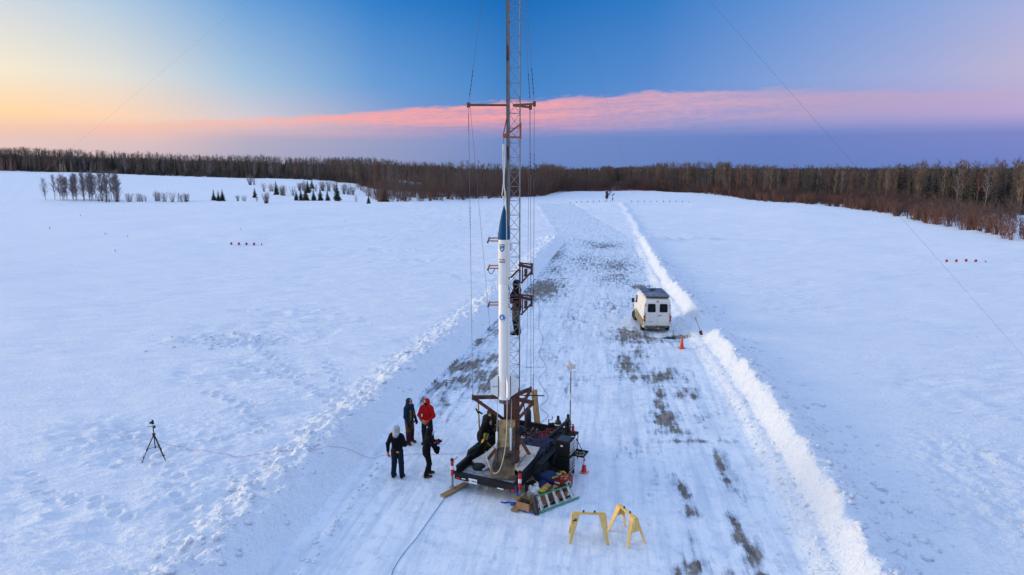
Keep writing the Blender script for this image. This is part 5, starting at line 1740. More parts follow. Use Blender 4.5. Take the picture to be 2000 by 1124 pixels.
tag(MB().mat('yellow_cloth').blob((.98, 19.10, .39), (.26, .22, .16), 31, .3, 2).build('work_gloves', smooth=True), 'crumpled yellow cloth lying beside the plastic bag', 'cloth')

# dark gear packed between the trailer and the tool chest
for x, y, d, rz, mt, nm, lab, cat in ((.95, 20.55, (.62, .34, .30), 62, 'c_black', 'duffel_bag', 'black duffel bag wedged between the trailer side and the blue bag', 'bag'), (1.42, 20.72, (.40, .34, .34), -25, 'plastic_dark', 'storage_crate', 'black lidded crate standing against the tool chest', 'crate'), (.62, 19.72, (.36, .28, .26), 40, 'bottle_dark', 'jerry_can', 'dark squat can behind the striped right jack', 'can')):
    o = thing(nm, lab, cat, (x, y, .02), R(rz))
    if nm == 'duffel_bag':
        MB().mat(mt).blob((0, 0, d[2] / 2), d, 71, .12, 3).build('bag', parent=o, smooth=True)
        MB().mat('print_dark').tube(spline([(-.15, 0, .29), (-.08, .02, .38), (.08, .02, .38), (.15, 0, .29)], 5), .014, 6).build('handle', parent=o)
    else:
        MB().mat(mt).box((0, 0, d[2] / 2), d, bev=.025).build('case', parent=o)
        MB().mat('black_metal').box((0, 0, d[2] + .012), (d[0] * .96, d[1] * .96, .03), bev=.008).bar((-.08, 0, d[2] + .05), (.08, 0, d[2] + .05), .03, .025).build('lid', parent=o)
# green step ladder lying on its side
LD = thing('step_ladder', 'green fibreglass step ladder with metal treads lying on the snow', 'ladder', (.76, 18.30, .02), math.atan2(1.02, 1.28))
Llen, tilt = 1.66, R(24)
dn, up = Vector((0, 0, .03)), Vector((0, .16, .47))
for nm, p0, p1 in (('rail', dn, Vector((Llen, -.06, .03))), ('rail', up, Vector((Llen - .10, .16, .40)))):
    MB().mat('green_rail').bar(p0, p1, .075, .035, up=(0, .6, 1)).build('rail', parent=LD)
for k in range(5):
    t = .10 + .19 * k
    a = dn.lerp(Vector((Llen, -.06, .03)), t)
    c_ = up.lerp(Vector((Llen - .10, .16, .40)), t)
    MB().mat('alu').bar(a, c_, .085, .02, up=(0, 1, 0)).build('tread', parent=LD)
    if k % 2 == 0 and k < 5: MB().mat('alu').bar(a + Vector((.14, .10, .02)), c_ + Vector((.12, .12, -.02)), .03, .02, up=(0, 1, 0)).build('rear_brace', parent=LD)
MB().mat('plastic_dark').box((-.03, .10, .26), (.09, .22, .56), rot=Matrix.Rotation(R(-18), 3, 'X'), bev=.015).build('top_cap', parent=LD)
for y0 in (.14, .30):
    MB().mat('black_metal').bar((.0, y0, .04 if y0 < .2 else .40), (Llen - .05, y0 + .02, .04 if y0 < .2 else .34), .05, .03).build('rear_rail', parent=LD)
# blue straps
tag(MB().mat('blue_strap').tube(spline([(.10, 18.86, .62), (.18, 18.82, .3), (.26, 18.66, .05), (.34, 18.45, .04), (.46, 18.42, .04), (.58, 18.36, .04), (.68, 18.24, .04)], 6), .022, 6).build('ratchet_strap', smooth=True), 'blue ratchet strap hanging off the trailer corner onto the snow', 'strap')
b = MB().mat('blue_strap').tube(spline([(-.34, 19.0, .03), (-.22, 18.94, .04), (-.12, 18.98, .035), (.0, 18.93, .04), (.08, 18.86, .05), (.02, 18.80, .05), (.10, 18.82, .06), (.12, 18.92, .05)], 6), .026, 6).blob((.05, 18.83, .05), (.22, .16, .10), 41, .3, 2)
tag(b.build('ratchet_strap', smooth=True), 'crumpled blue strap lying loose under the trailer bumper', 'strap')


# sawhorses
def sawhorse(label, x, y, rz, L=.95):
    o = thing('sawhorse', label, 'sawhorse', (x, y, Z(x, y)), rz, 'plywood sawhorses')
    H, t = .80, .022
    MB().mat('ply_wood').box((0, 0, H - .03), (L, .10, .03)).box((0, 0, H - .012), (L, .045, .024)).build('beam', parent=o)
    for sx in (-1, 1):
        for sy in (-1, 1):
            xo, xi = sx * L / 2, sx * (L / 2 - .20)
            a = [(xo - sx * .01, sy * .052, H - .02), (xi, sy * .052, H - .02), (sx * (L / 2 + .03), sy * .27, .0), (sx * (L / 2 + .10), sy * .27, .0)]
            MB().mat('ply_wood').prism(a, (0, 0, 0), (0, sy * t, .004)).build('leg', parent=o)
        xe = sx * (L / 2 + .006)
        MB().mat('ply_wood').prism([(xe, -.055, H - .05), (xe, .055, H - .05), (xe + sx * .03, .16, H - .38), (xe + sx * .03, -.16, H - .38)], (0, 0, 0), (sx * .02, 0, 0)).build('end_board', parent=o)
    for sx in (-.17, .17):
        MB().mat('barrel_blue').lathe([(.022, 0), (.030, .01), (.026, .05), (.01, .065)], (sx * L, 0, H), 10).build('roller', parent=o, smooth=True)
    return o


s1 = sawhorse('plywood sawhorse standing square to the trailer, nearest the green ladder', 2.13, 16.99, R(-3), .90)
MB().mat('print_dark').blob((-.39, -.135, .62), (.10, .012, .05), 3, .4, 2).blob((-.44, -.155, .565), (.03, .012, .03), 4, .2, 1).blob((-.36, -.12, .66), (.08, .012, .02), 4, .2, 1).build('paint_stain', parent=s1)
sawhorse('plywood sawhorse turned end-on, apart on the right', 3.20, 17.10, R(-66), .86)

# camera tripod in the left field
tx, ty = -12.22, 21.45
tz = Z(tx, ty)
TP = thing('camera_tripod', 'black camera tripod standing alone on the snow field', 'tripod', (tx, ty, tz), scale=.92)
for dx, dy in ((-.40, -.30), (.42, -.12), (.02, .42)):
    l = MB().mat('plastic_dark').bar((0, 0, 1.0), (dx * .55, dy * .55, .46), .035).bar((dx * .55, dy * .55, .46), (dx, dy, -.03), .024).build('leg', parent=TP)
    MB().mat('black_metal').bar((dx * .52, dy * .52, .50), (dx * .58, dy * .58, .42), .05).bar((dx * .79, dy * .79, .23), (dx * .83, dy * .83, .18), .04).build('leg_clamp', parent=l)
    MB().mat('plastic_dark').bar((0, 0, .50), (dx * .52, dy * .52, .49), .014).build('spreader', parent=TP)
MB().mat('plastic_dark').lathe([(.02, .45), (.02, 1.35)], n=8).lathe([(.055, .97), (.055, 1.04)], n=10).build('centre_column', parent=TP)
MB().mat('plastic_dark').bar((0, 0, 1.32), (-.20, -.03, 1.32), .016).box((.06, 0, 1.30), (.04, .05, .10)).build('pan_head', parent=TP)
o = thing('video_camera', 'small black camera on top of the tripod', 'camera', (tx, ty, tz + 1.25), R(-60))
MB().mat('black_metal').box((0, 0, .10), (.13, .08, .10), bev=.01).box((.04, 0, .165), (.05, .05, .035)).box((-.05, 0, .16), (.03, .05, .03)).build('body', parent=o)
MB().mat('glass_dark').lathe([(.035, -.10), (.035, -.03)], (0, 0, .10), 12, 'Y').build('lens', parent=o)


def ground_line(pts, r, dz=.012, n=5, hump=0.0):
    P = spline([(x, y, 0) for x, y in pts], n)
    zz = land(np.array([p.x for p in P]), np.array([p.y for p in P]))[0]
    return [(p.x, p.y, float(z) + dz) for p, z in zip(P, zz)]


P = ground_line([(-12.25, 22.5), (-11.4, 22.2), (-10.2, 21.8), (-9.4, 21.6), (-8.6, 21.9), (-7.9, 21.8), (-6.8, 21.8), (-5.9, 22.4), (-4.75, 22.3), (-4.3, 22.2), (-3.7, 22.5), (-2.75, 22.5), (-1.9, 22.6), (-1.35, 23.0)], .012, .02, 8)
P = [(tx, ty, tz + .90), (tx + .08, ty + .12, tz + .62), (tx + .2, ty + .6, tz + .25)] + P[6:] + [(-1.1, 22.7, .55), (-1.0, 22.2, .9)]
tag(MB().mat('pink_cable').tube(P, .0060, 5).build('cable'), 'thin pink cable running from the tripod across the snow to the trailer', 'cable')
tag(MB().mat('blue_cable').tube([(-2.05, 19.45, .05)] + ground_line([(-2.12, 19.25), (-2.31, 18.47), (-2.46, 17.88), (-2.65, 17.07), (-2.89, 16.31), (-3.04, 15.62), (-3.05, 15.31), (-3.06, 14.4), (-2.9, 12.5), (-2.6, 10)], .01, .012, 6), .0085, 5).build('cable'), 'blue cable snaking over the ice from the left jack', 'cable')
tag(MB().mat('cable').tube(ground_line([(2.01, 50.14), (1.95, 46), (1.72, 41.8), (1.86, 38.6), (1.5, 35.6), (1.78, 33.0), (1.3, 31.0), (1.62, 28.6), (1.2, 27.3), (1.5, 26.3), (1.15, 25.4), (1.45, 24.6), (1.1, 24.2)], .01, .012, 6) + [(1.05, 23.85, .55), (1.0, 23.6, 1.0)], .0075, 5).build('cable'), 'grey wire wandering along the ice behind the trailer', 'cable')

# snow shovel in the cut of the right bank
sx_, sy_ = 11.35, 38.75
o = thing('snow_shovel', 'dark snow shovel stuck in the bank by the orange cone', 'shovel', (sx_, sy_, Z(sx_, sy_) + .05), rot=(R(-10), R(-20), R(10)), scale=.82)
MB().mat('rust_steel').lathe([(.016, .25), (.016, 1.15)], n=8).build('shaft', parent=o)
MB().mat('black_metal').bar((-.07, 0, 1.28), (.07, 0, 1.28), .03).bar((0, 0, 1.13), (-.065, 0, 1.28), .022).bar((0, 0, 1.13), (.065, 0, 1.28), .022).build('grip', parent=o)
MB().mat('rust_steel').prism([(-.13, 0, .24), (.13, 0, .28), (.10, 0, -.05), (-.02, 0, -.16), (-.10, 0, -.05)], (0, -.015, 0), (0, .015, 0)).build('blade', parent=o)
# tow rope and jumble by the van's rear corner
tag(MB().mat('rope_white').tube(spline([(9.6, 40.0, .12), (9.95, 39.4, .10), (10.4, 39.9, .12), (10.9, 38.9, .16), (11.35, 38.3, .22)], 6), .02, 6).build('rope', smooth=True), 'pale rope trailing from the van towards the snow bank', 'rope')
tag(MB().mat('bottle_olive').tube(spline([(9.55, 39.0, .06), (9.8, 39.25, .06), (9.9, 39.7, .1), (9.98, 40.1, .22)], 6), .02, 6).build('jumper_cable', smooth=True), 'dark strap standing up beside the van rear wheel', 'strap')
tag(MB().mat('bottle_dark').blob((9.45, 38.95, .05), (.85, .22, .09), 51, .25, 3).build('floor_mat', smooth=True), 'dark rumpled mat lying on the ice behind the van', 'mat')

# runway markers
for k in range(5):
    x, y = -36.6 + .99 * k, 86.4
    o = thing('runway_light', 'small red marker lamp in the row of five on the left snow field', 'marker lamp', (x, y, Z(x, y) + .02), 0, 'red marker lamps on the left')
    MB().mat('marker_red').lathe([(.12, .0), (.15, .10), (.13, .22), (.05, .29)] if k < 4 else [(.06, 0), (.08, .1), (.04, .2)], n=12).build('lens', parent=o, smooth=True)
    MB().mat('black_metal').lathe([(.06, -.3), (.06, .01)], n=8).build('stake', parent=o)
for k in range(5):
    x, y = 45.4 + .93 * k, 68.9 - .12 * k
    o = thing('runway_light', 'small red marker lamp in the row of five on the right snow field', 'marker lamp', (x, y, Z(x, y) + .02), 0, 'red marker lamps on the right')
    MB().mat('marker_red').lathe([(.10, .0), (.13, .10), (.11, .20), (.04, .26)] if k < 4 else [(.05, 0), (.07, .1), (.03, .16)], n=12).build('lens', parent=o, smooth=True)
    MB().mat('black_metal').lathe([(.05, -.3), (.05, .01)], n=8).build('stake', parent=o)
for k in range(18):
    x = 16.5 + 1.6 * k if k < 8 else 33.6 + 1.75 * (k - 8)
    y = 189 - .12 * k
    o = thing('marker_stake', 'tiny dark stake in the line across the far end of the cleared runway', 'stake', (x, y, Z(x, y)), 0, 'stakes across the runway')
    MB().mat('black_metal').lathe([(.10, -.2), (.10, .30), (.03, .34)], n=6).build('stake', parent=o)
for px, yy, hgt in ((1185, 189, 1.0), (1186, 204, .9), (1185, 228, 1.0), (1186, 256, .9), (1196.5, 192, .7), (1196.5, 226, .6), (1191, 232, .5), (1193, 246, .5), (1199, 236, .5), (1190, 248, .5)):
    x = (px - 1000) / 1300 * (yy * .984 + 1.7)
    big = px < 1188
    o = thing('approach_light', 'dark box-headed post in the left file beyond the runway end' if big else 'small dark post in the right file beyond the runway end', 'post', (x, yy, Z(x, yy)), 0, 'posts beyond the runway end')
    MB().mat('plastic_dark').lathe([(.07, -.3), (.07, hgt)], n=6).build('post', parent=o)
    MB().mat('plastic_dark').box((0, 0, hgt + (.35 if big else .1)), (.85, .3, .9) if big else (.4, .2, .35), bev=.03).build('head', parent=o)
# red barrier fence at the far end and its boards
FN = thing('barrier_fence', 'low red slatted barrier across the far end of the runway', 'fence', (32.2, 276, Z(32.2, 276)))
for k in range(27):
    x = k * 1.04
    zf = Z(32.2 + x, 276 - .02 * k) - Z(32.2, 276)
    MB().mat('marker_red').bar((x, 0, zf - .3), (x, 0, zf + (1.5 if k < 8 else .9)), .13).build('post', parent=FN)
    if k >= 7 and k < 26:
        zf2 = Z(32.2 + x + 1.04, 276) - Z(32.2, 276)
        for q in (.35, .75): MB().mat('marker_red').bar((x, -.08, zf + q), (x + 1.04, -.08, zf2 + q), .05, .12).build('slat', parent=FN)
o = thing('direction_board', 'small red and white board on legs at the edge of the right wood', 'sign', (75.5, 252, Z(75.5, 252)))
MB().mat('marker_red').box((.55, 0, 1.15), (1.4, .08, .62)).build('red_board', parent=o)
MB().mat('collar_white').box((-.62, 0, 1.15), (.93, .08, .62)).build('white_board', parent=o)
for dx in (-.9, 1.0): MB().mat('black_metal').bar((dx, .05, -.3), (dx, .05, 1.4), .09).build('leg', parent=o)
o = thing('twin_post', 'pale frame of two posts at the wood gap on the runway axis', 'mast', (46.6, 297, Z(46.6, 297)))
for dx in (-.6, .9): MB().mat('cable_pale').bar((dx, 0, -.3), (dx + .35, 0, 4.0), .16).build('leg', parent=o)
for z in (.9, 2.0, 3.1): MB().mat('cable_pale').bar((-.6 + z * .08, 0, z), (.9 + z * .08, 0, z), .10).build('crossbar', parent=o)
for dx, lab in ((0, 'left one of two thin pale poles before the wood on the left slope'), (1.3, 'right one of two thin pale poles before the wood on the left slope')):
    o = thing('utility_pole', lab, 'pole', (-238 + dx, 356, Z(-238 + dx, 356)), 0, 'two poles on the left slope')
    MB().mat('cable_pale').lathe([(.09, -.3), (.06, 4.6)], n=6).build('pole', parent=o)
    MB().mat('cable_pale').bar((-.3, 0, 4.2), (.3, 0, 4.2), .06).build('crossarm', parent=o)
for k, (x, y, s) in enumerate(((-75, 108, .5), (-60, 98, .45), (-55, 95, .4), (-48, 80, .4), (-42, 103, .4), (-84, 130, .5), (-30, 120, .4), (62, 80, .3), (80, 118, .6), (77, 121, .5), (70, 128, .4))):
    plant('bush', k, 'dry_weed', 'small dry weed poking through the open snow', 'weed', x, y, s * .3, 'dry weeds in the snow', ('stems', 'twigs'))

# ------------------------------------------------------------------ van
VN = thing('cargo_van', 'dirty white cargo van parked tail-on by the right snow bank', 'van', (9.02, 40.3, .015), R(-2), scale=.915)
Wv = .965
prof = [(0.0, .46), (0.0, .95), (.02, 1.35), (.06, 2.02), (.12, 2.24), (.32, 2.34), (2.9, 2.38), (3.35, 2.28), (3.62, 2.05), (4.20, 1.42), (4.75, 1.20), (4.96, 1.02), (5.0, .62), (4.95, .36), (4.55, .34), (4.50, .34), (3.62, .34), (1.32, .34), (.42, .34)]


def half_width(y, z):
    w = Wv - .02
    if z > 1.15: w -= .085 * ((z - 1.15) / 1.2) ** 1.3
    if z > 2.2: w -= .10 * ((z - 2.2) / .16)
    if y > 4.2: w -= .12 * ((y - 4.2) / .8) ** 1.5
    if y < .12: w -= .02
    return w


V, F = [], []
ny, cols_ = 40, []
ysv = np.concatenate([[0.0, .02, .06, .12, .3], np.linspace(.5, 3.4, 22), [3.62, 3.9, 4.2, 4.5, 4.75, 4.9, 5.0]])
topz = lambda y: np.interp(y, [0, .02, .06, .12, .32, 2.9, 3.35, 3.62, 4.2, 4.75, 4.96, 5.0], [.95, 1.35, 2.02, 2.24, 2.34, 2.38, 2.28, 2.05, 1.42, 1.20, 1.02, .62])
ysv = np.concatenate([[0.0, .012, .03, .06, .10, .16, .3], np.linspace(.5, 3.4, 22), [3.62, 3.9, 4.2, 4.5, 4.75, 4.9, 5.0]])
topz = lambda y: np.interp(y, [0, .012, .03, .06, .10, .16, .32, 2.9, 3.35, 3.62, 4.2, 4.75, 4.96, 5.0], [1.98, 2.05, 2.14, 2.20, 2.25, 2.29, 2.335, 2.38, 2.28, 2.05, 1.42, 1.20, 1.02, .62])
nz = 13
for y in ysv:
    zt_ = float(topz(y))
    ring = []
    lean_ = 0
    for k in range(nz):
        t = k / (nz - 1)
        z = .36 + (zt_ - .36) * min(1, t * 1.02)
        w = half_width(y, z)
        if t > .93: w -= .05 * (t - .93) / .07
        yy = y + (.0 if y > .4 else .085 * max(0, (z - 1.0) / 1.3) * (1 - y / .4))
        ring.append((w, yy, z))
    V += [(-w, yy, z) for w, yy, z in ring] + [(w, yy, z) for w, yy, z in reversed(ring)]
m_ = 2 * nz
for i in range(len(ysv) - 1):
    for k in range(m_):
        a, c_ = i * m_ + k, i * m_ + (k + 1) % m_
        F.append((a, a + m_, c_ + m_, c_))
F += [tuple(reversed(range(m_))), tuple(range((len(ysv) - 1) * m_, len(ysv) * m_))]
b = MB().mat('van_white').add(V, F)
# wheel arches in black, lower flank in road dirt
b.build('body', parent=VN, smooth=True)


def rear(x, z):
    """point on the sloping rear face"""
    return (x, .085 * max(0, (z - 1.0) / 1.3) - .006, z)


for sx in (-1, 1):
    o = MB().mat('van_white')
    x0, x1 = (.012, .80) if sx > 0 else (-.80, -.012)
    zz = [.50, 1.0, 1.5, 2.08]
    P = [rear(x0, .50), rear(x1, .50), rear(x1 * .995, 1.0), rear(x1 * .985, 1.5), rear(x1 * .955, 2.08), rear(x0 * .955 if abs(x0) > .1 else x0, 2.08), rear(x0 * .985 if abs(x0) > .1 else x0, 1.5), rear(x0, 1.0)]
    o.prism(P, (0, -.022, 0), (0, .01, 0))
    d = o.build('rear_door', parent=VN)
    wx0, wx1 = (.13, .67) if sx > 0 else (-.67, -.13)
    o = MB().mat('glass_dark')
    r_ = .05
    Pq = [(wx0 + r_, 1.43), (wx1 - r_, 1.43), (wx1, 1.43 + r_), (wx1 - .015, 2.0 - r_), (wx1 - r_ - .015, 2.0), (wx0 + r_ + .01, 2.0), (wx0 + .01, 2.0 - r_), (wx0, 1.43 + r_)]
    o.prism([rear(x, z) for x, z in Pq], (0, -.034, 0), (0, -.015, 0)).build('window', parent=d)
    if sx > 0:
        MB().mat('black_metal').bar(rear(.05, 1.20), rear(.27, 1.195), .05, .04).build('handle', parent=d)
    else:
        MB().mat('print_white').prism([rear(-.60, .70), rear(-.28, .70), rear(-.28, .87), rear(-.60, .87)], (0, -.034, 0), (0, -.024, 0)).build('license_plate', parent=d)
        for q in range(5):
            MB().mat('jack_grey').box((-.555 + .058 * q, -.0415, .785), (.03, .004, .085 if q % 2 else .10)).build('lettering', parent=d)
    for z in (.75, 1.3, 1.9):
        MB().mat('black_metal').box((sx * .815, rear(0, z)[1] - .022, z), (.03, .03, .10)).build('hinge', parent=d)
    for zz_, mt, hh_ in ((1.12, 'red_light', .16), (.97, 'orange_light', .12), (.86, 'red_light', .10)):
        MB().mat(mt).box((sx * .872, .01, zz_), (.13, .10, hh_ - .008), bev=.012).build('tail_light', parent=VN)
    for vy in (.92, 4.05):
        steer = R(-24) if vy > 3 else 0
        w = MB().mat('tyre').lathe([(.20, -.10), (.32, -.11), (.355, -.07), (.355, .07), (.32, .11), (.20, .10)], (0, 0, 0), 26, 'X').build('wheel', parent=VN, smooth=True)
        w.location = (sx * (.83 if vy < 3 else .87), vy, .35)
        w.rotation_euler = (0, 0, -steer)
        MB().mat('rim_tan' if vy > 3 else 'bumper_dirt').lathe([(.20, -.085), (.19, -.05), (.07, -.06), (.05, -.10), (.0, -.10)] if sx < 0 else [(.20, .085), (.19, .05), (.07, .06), (.05, .10), (.0, .10)], (0, 0, 0), 20, 'X', cap=False).build('rim', parent=w, smooth=True)
        MB().mat('plastic_dark').lathe([(.41, -.01), (.41, .01), (.36, .012)], (sx * .945, vy, .38), 24, 'X').build('wheel_arch', parent=VN)
    fl = MB().mat('van_dirt')
    fl.prism([(sx * .953, .50, .35), (sx * .953, 3.55, .35), (sx * .953, 3.55, 1.02), (sx * .953, .12, .92), (sx * .953, .12, .50)], (0, 0, 0), (sx * .008, 0, 0))
    fl.build('lower_flank', parent=VN)
    MB().mat('glass_dark').prism([(sx * .925, 3.02, 1.42), (sx * .925, 3.85, 1.42), (sx * .925, 3.55, 1.95), (sx * .925, 3.02, 2.02)], (-sx * .03, 0, 0), (sx * .006, 0, 0)).build('side_window', parent=VN)
    mr = MB().mat('plastic_dark').box((sx * 1.13, 3.72, 1.52), (.20, .10, .32), bev=.03).bar((sx * .90, 3.75, 1.40), (sx * 1.05, 3.73, 1.46), .06).build('mirror', parent=VN)
    MB().mat('plastic_dark').box((sx * .955, 2.1, 1.12), (.02, .02, .02)).build('door_knob', parent=VN)
MB().mat('red_light').box((0, .10, 2.165), (.16, .06, .055), bev=.01).build('brake_light', parent=VN)
MB().mat('bumper_dirt').box((0, -.03, .44), (1.66, .16, .13), bev=.02).build('bumper', parent=VN)
MB().mat('plastic_dark').box((0, .20, .36), (1.3, .3, .12)).box((0, 2.4, .30), (1.2, 3.8, .10)).build('underbody', parent=VN)
MB().mat('alu').box((.06, -.10, .36), (.12, .14, .06), bev=.01).build('tow_hitch', parent=VN)
# roof rack with solar panels
rk_ = MB().mat('rail_brown').box((0, 1.72, 2.47), (1.60, 3.1, .035))
for y in (.3, 1.2, 2.2, 3.1): rk_.box((0, y, 2.41), (1.55, .05, .10))
rk_.build('roof_rack', parent=VN)
for i in range(3):
    y0 = .24 + i * 1.0
    p_ = MB().mat('alu').box((0, y0 + .48, 2.50), (1.68, .97, .03), bev=.006).build('solar_panel', parent=VN)
    for q in range(4):
        MB().mat('panel_dark').box((-.615 + .41 * q, y0 + .48, 2.517), (.385, .90, .008)).build('panel_cell', parent=p_)
MB().mat('plastic_dark').box((.0, 2.35, 2.56), (.32, .26, .09), bev=.02).build('roof_vent', parent=VN)

# ------------------------------------------------------------------ people


def seg_sdf(P, a, b, ra, rb, sq=None):
    a, b = np.array(a, float), np.array(b, float)
    if sq is not None:
        k = np.array(sq, float)
        P = P * k
        a, b = a * k, b * k
    ab = b - a
    t = np.clip(((P - a) @ ab) / max(ab @ ab, 1e-9), 0, 1)
    d = np.linalg.norm(P - a - t[..., None] * ab, axis=-1)
    return d - (ra + (rb - ra) * t)


def nets(Fv, org, h):
    """surface nets over a sampled field"""
    s = Fv < 0
    nx, ny_, nz_ = Fv.shape
    corners = [(i, j, k) for i in (0, 1) for j in (0, 1) for k in (0, 1)]
    cnt = sum(s[i:nx - 1 + i, j:ny_ - 1 + j, k:nz_ - 1 + k].astype(np.int8) for i, j, k in corners)
    act = (cnt > 0) & (cnt < 8)
    ids = -np.ones(act.shape, np.int64)
    cell = np.argwhere(act)
    ids[act] = np.arange(len(cell))
    acc = np.zeros((len(cell), 3))
    num = np.zeros(len(cell))
    ci, cj, ck = cell.T
    for a in corners:
        for ax in range(3):
            if a[ax]: continue
            bq = list(a); bq[ax] = 1
            fa = Fv[ci + a[0], cj + a[1], ck + a[2]]
            fb = Fv[ci + bq[0], cj + bq[1], ck + bq[2]]
            m = (fa < 0) != (fb < 0)
            t = np.where(m, fa / np.where(m, fa - fb, 1), 0)
            p = np.array(a, float)[None] + 0 * acc
            p[:, ax] += t
            acc += np.where(m[:, None], p, 0)
            num += m
    V = (cell + acc / num[:, None]) * h + org
    Q = []
    for ax in range(3):
        o1, o2 = [(1, 2), (2, 0), (0, 1)][ax]
        sl0, sl1 = [slice(None)] * 3, [slice(None)] * 3
        sl0[ax], sl1[ax] = slice(0, -1), slice(1, None)
        ch_ = s[tuple(sl0)] != s[tuple(sl1)]
        e = np.argwhere(ch_)
        lim = np.array(act.shape)
        ok = (e[:, o1] > 0) & (e[:, o2] > 0) & (e[:, o1] < lim[o1]) & (e[:, o2] < lim[o2])
        e = e[ok]
        flip = s[tuple(sl0)][tuple(e.T)]
        d1, d2 = np.zeros(3, int), np.zeros(3, int)
        d1[o1], d2[o2] = 1, 1
        q = [ids[tuple((e - x).T)] for x in (0 * d1, d1, d1 + d2, d2)]
        q = np.stack(q, -1)
        q[~flip] = q[~flip][:, ::-1]
        Q.append(q)
    return V, np.concatenate(Q)


def shape(prims, h=.02, blend=.03, cuts=(), wrinkle=0.0, seed=0):
    """prims: (a, b, ra, rb, material, squash). One smooth skin over all; faces take the material of the nearest limb"""
    pts = np.array([p for pr in prims for p in pr[:2]], float)
    rm = max(max(pr[2], pr[3]) for pr in prims)
    lo, hi = pts.min(0) - rm - 3 * h, pts.max(0) + rm + 3 * h
    n = np.ceil((hi - lo) / h).astype(int) + 1
    ax = [lo[i] + h * np.arange(n[i]) for i in range(3)]
    G = np.stack(np.meshgrid(*ax, indexing='ij'), -1)
    Fv = None
    for pr in prims:
        d = seg_sdf(G, *pr[:4], pr[5] if len(pr) > 5 else None)
        if Fv is None: Fv = d
        else:
            k = np.clip(.5 + .5 * (d - Fv) / blend, 0, 1)
            Fv = d * (1 - k) + Fv * k - blend * k * (1 - k)
    for c in cuts:
        Fv = np.maximum(Fv, -seg_sdf(G, *c[:4], c[5] if len(c) > 5 else None))
    if wrinkle:
        X = G * 1.0
        w = np.sin(X[..., 2] * 55 + 4 * np.sin(X[..., 0] * 17 + seed) + 3 * np.sin(X[..., 1] * 21)) * np.sin(X[..., 0] * 31 + X[..., 1] * 27 + X[..., 2] * 13 + seed)
        Fv = Fv + wrinkle * w
    V, Q = nets(Fv, lo, h)
    fc = V[Q].mean(1)
    best = np.full(len(fc), 1e9)
    mi = np.zeros(len(fc), int)
    names = []
    for pr in prims:
        if pr[4] not in names: names.append(pr[4])
        d = seg_sdf(fc, *pr[:4], pr[5] if len(pr) > 5 else None)
        m = d < best
        best = np.where(m, d, best)
        mi = np.where(m, names.index(pr[4]), mi)
    return V, Q, mi, names


def shape_obj(name, prims, parent, **kw):
    V, Q, mi, names = shape(prims, **kw)
    me = np_mesh(name, V, Q, [M[k] for k in names], smooth=True)
    me.polygons.foreach_set('material_index', mi.astype(np.int32))
    o = bpy.data.objects.new(name, me)
    return link(o, parent)


def hand(parent, wrist, tip, palm_n, mt, curl=.6, side=1, name='glove'):
    """five bent fingers on a palm: wrist, direction of the fingers, palm normal, side of the thumb"""
    w, d = Vector(wrist), (Vector(tip) - Vector(wrist)).normalized()
    pn = Vector(palm_n)
    pn = (pn - d * pn.dot(d)).normalized()
    s = d.cross(pn) * side
    K = 1.15                                            # thick winter gloves
    pr = [(w - d * .05, w + d * .02, .040, .036, mt)]
    for i, (o, l) in enumerate(((-.030, .072), (-.010, .082), (.010, .078), (.028, .060))):
        k0 = w + d * .085 + s * (-o) * 1.05
        pr.append((w + d * .01 + s * (-o) * .7, k0, .024, .0165, mt))
        d1 = (d * math.cos(curl * .6) + pn * math.sin(curl * .6))
        k1 = k0 + d1 * l * .55
        d2 = (d * math.cos(curl * 1.5) + pn * math.sin(curl * 1.5))
        pr += [(k0, k1, .0155, .0145, mt), (k1, k1 + d2 * l * .5, .0145, .012, mt)]
    t0 = w + d * .015 + s * .03
    t1 = t0 + (d * .7 + s * .6 + pn * .3).normalized() * .05
    pr += [(t0, t1, .021, .017, mt), (t1, t1 + (d * .9 + s * .1 + pn * .4).normalized() * .04, .017, .014, mt)]
    pr = [(tuple(w + (a - w) * K), tuple(w + (b_ - w) * K), r0 * K, r1 * K, m_) for a, b_, r0, r1, m_ in pr]
    return shape_obj(name, pr, parent, h=.0095, blend=.010)


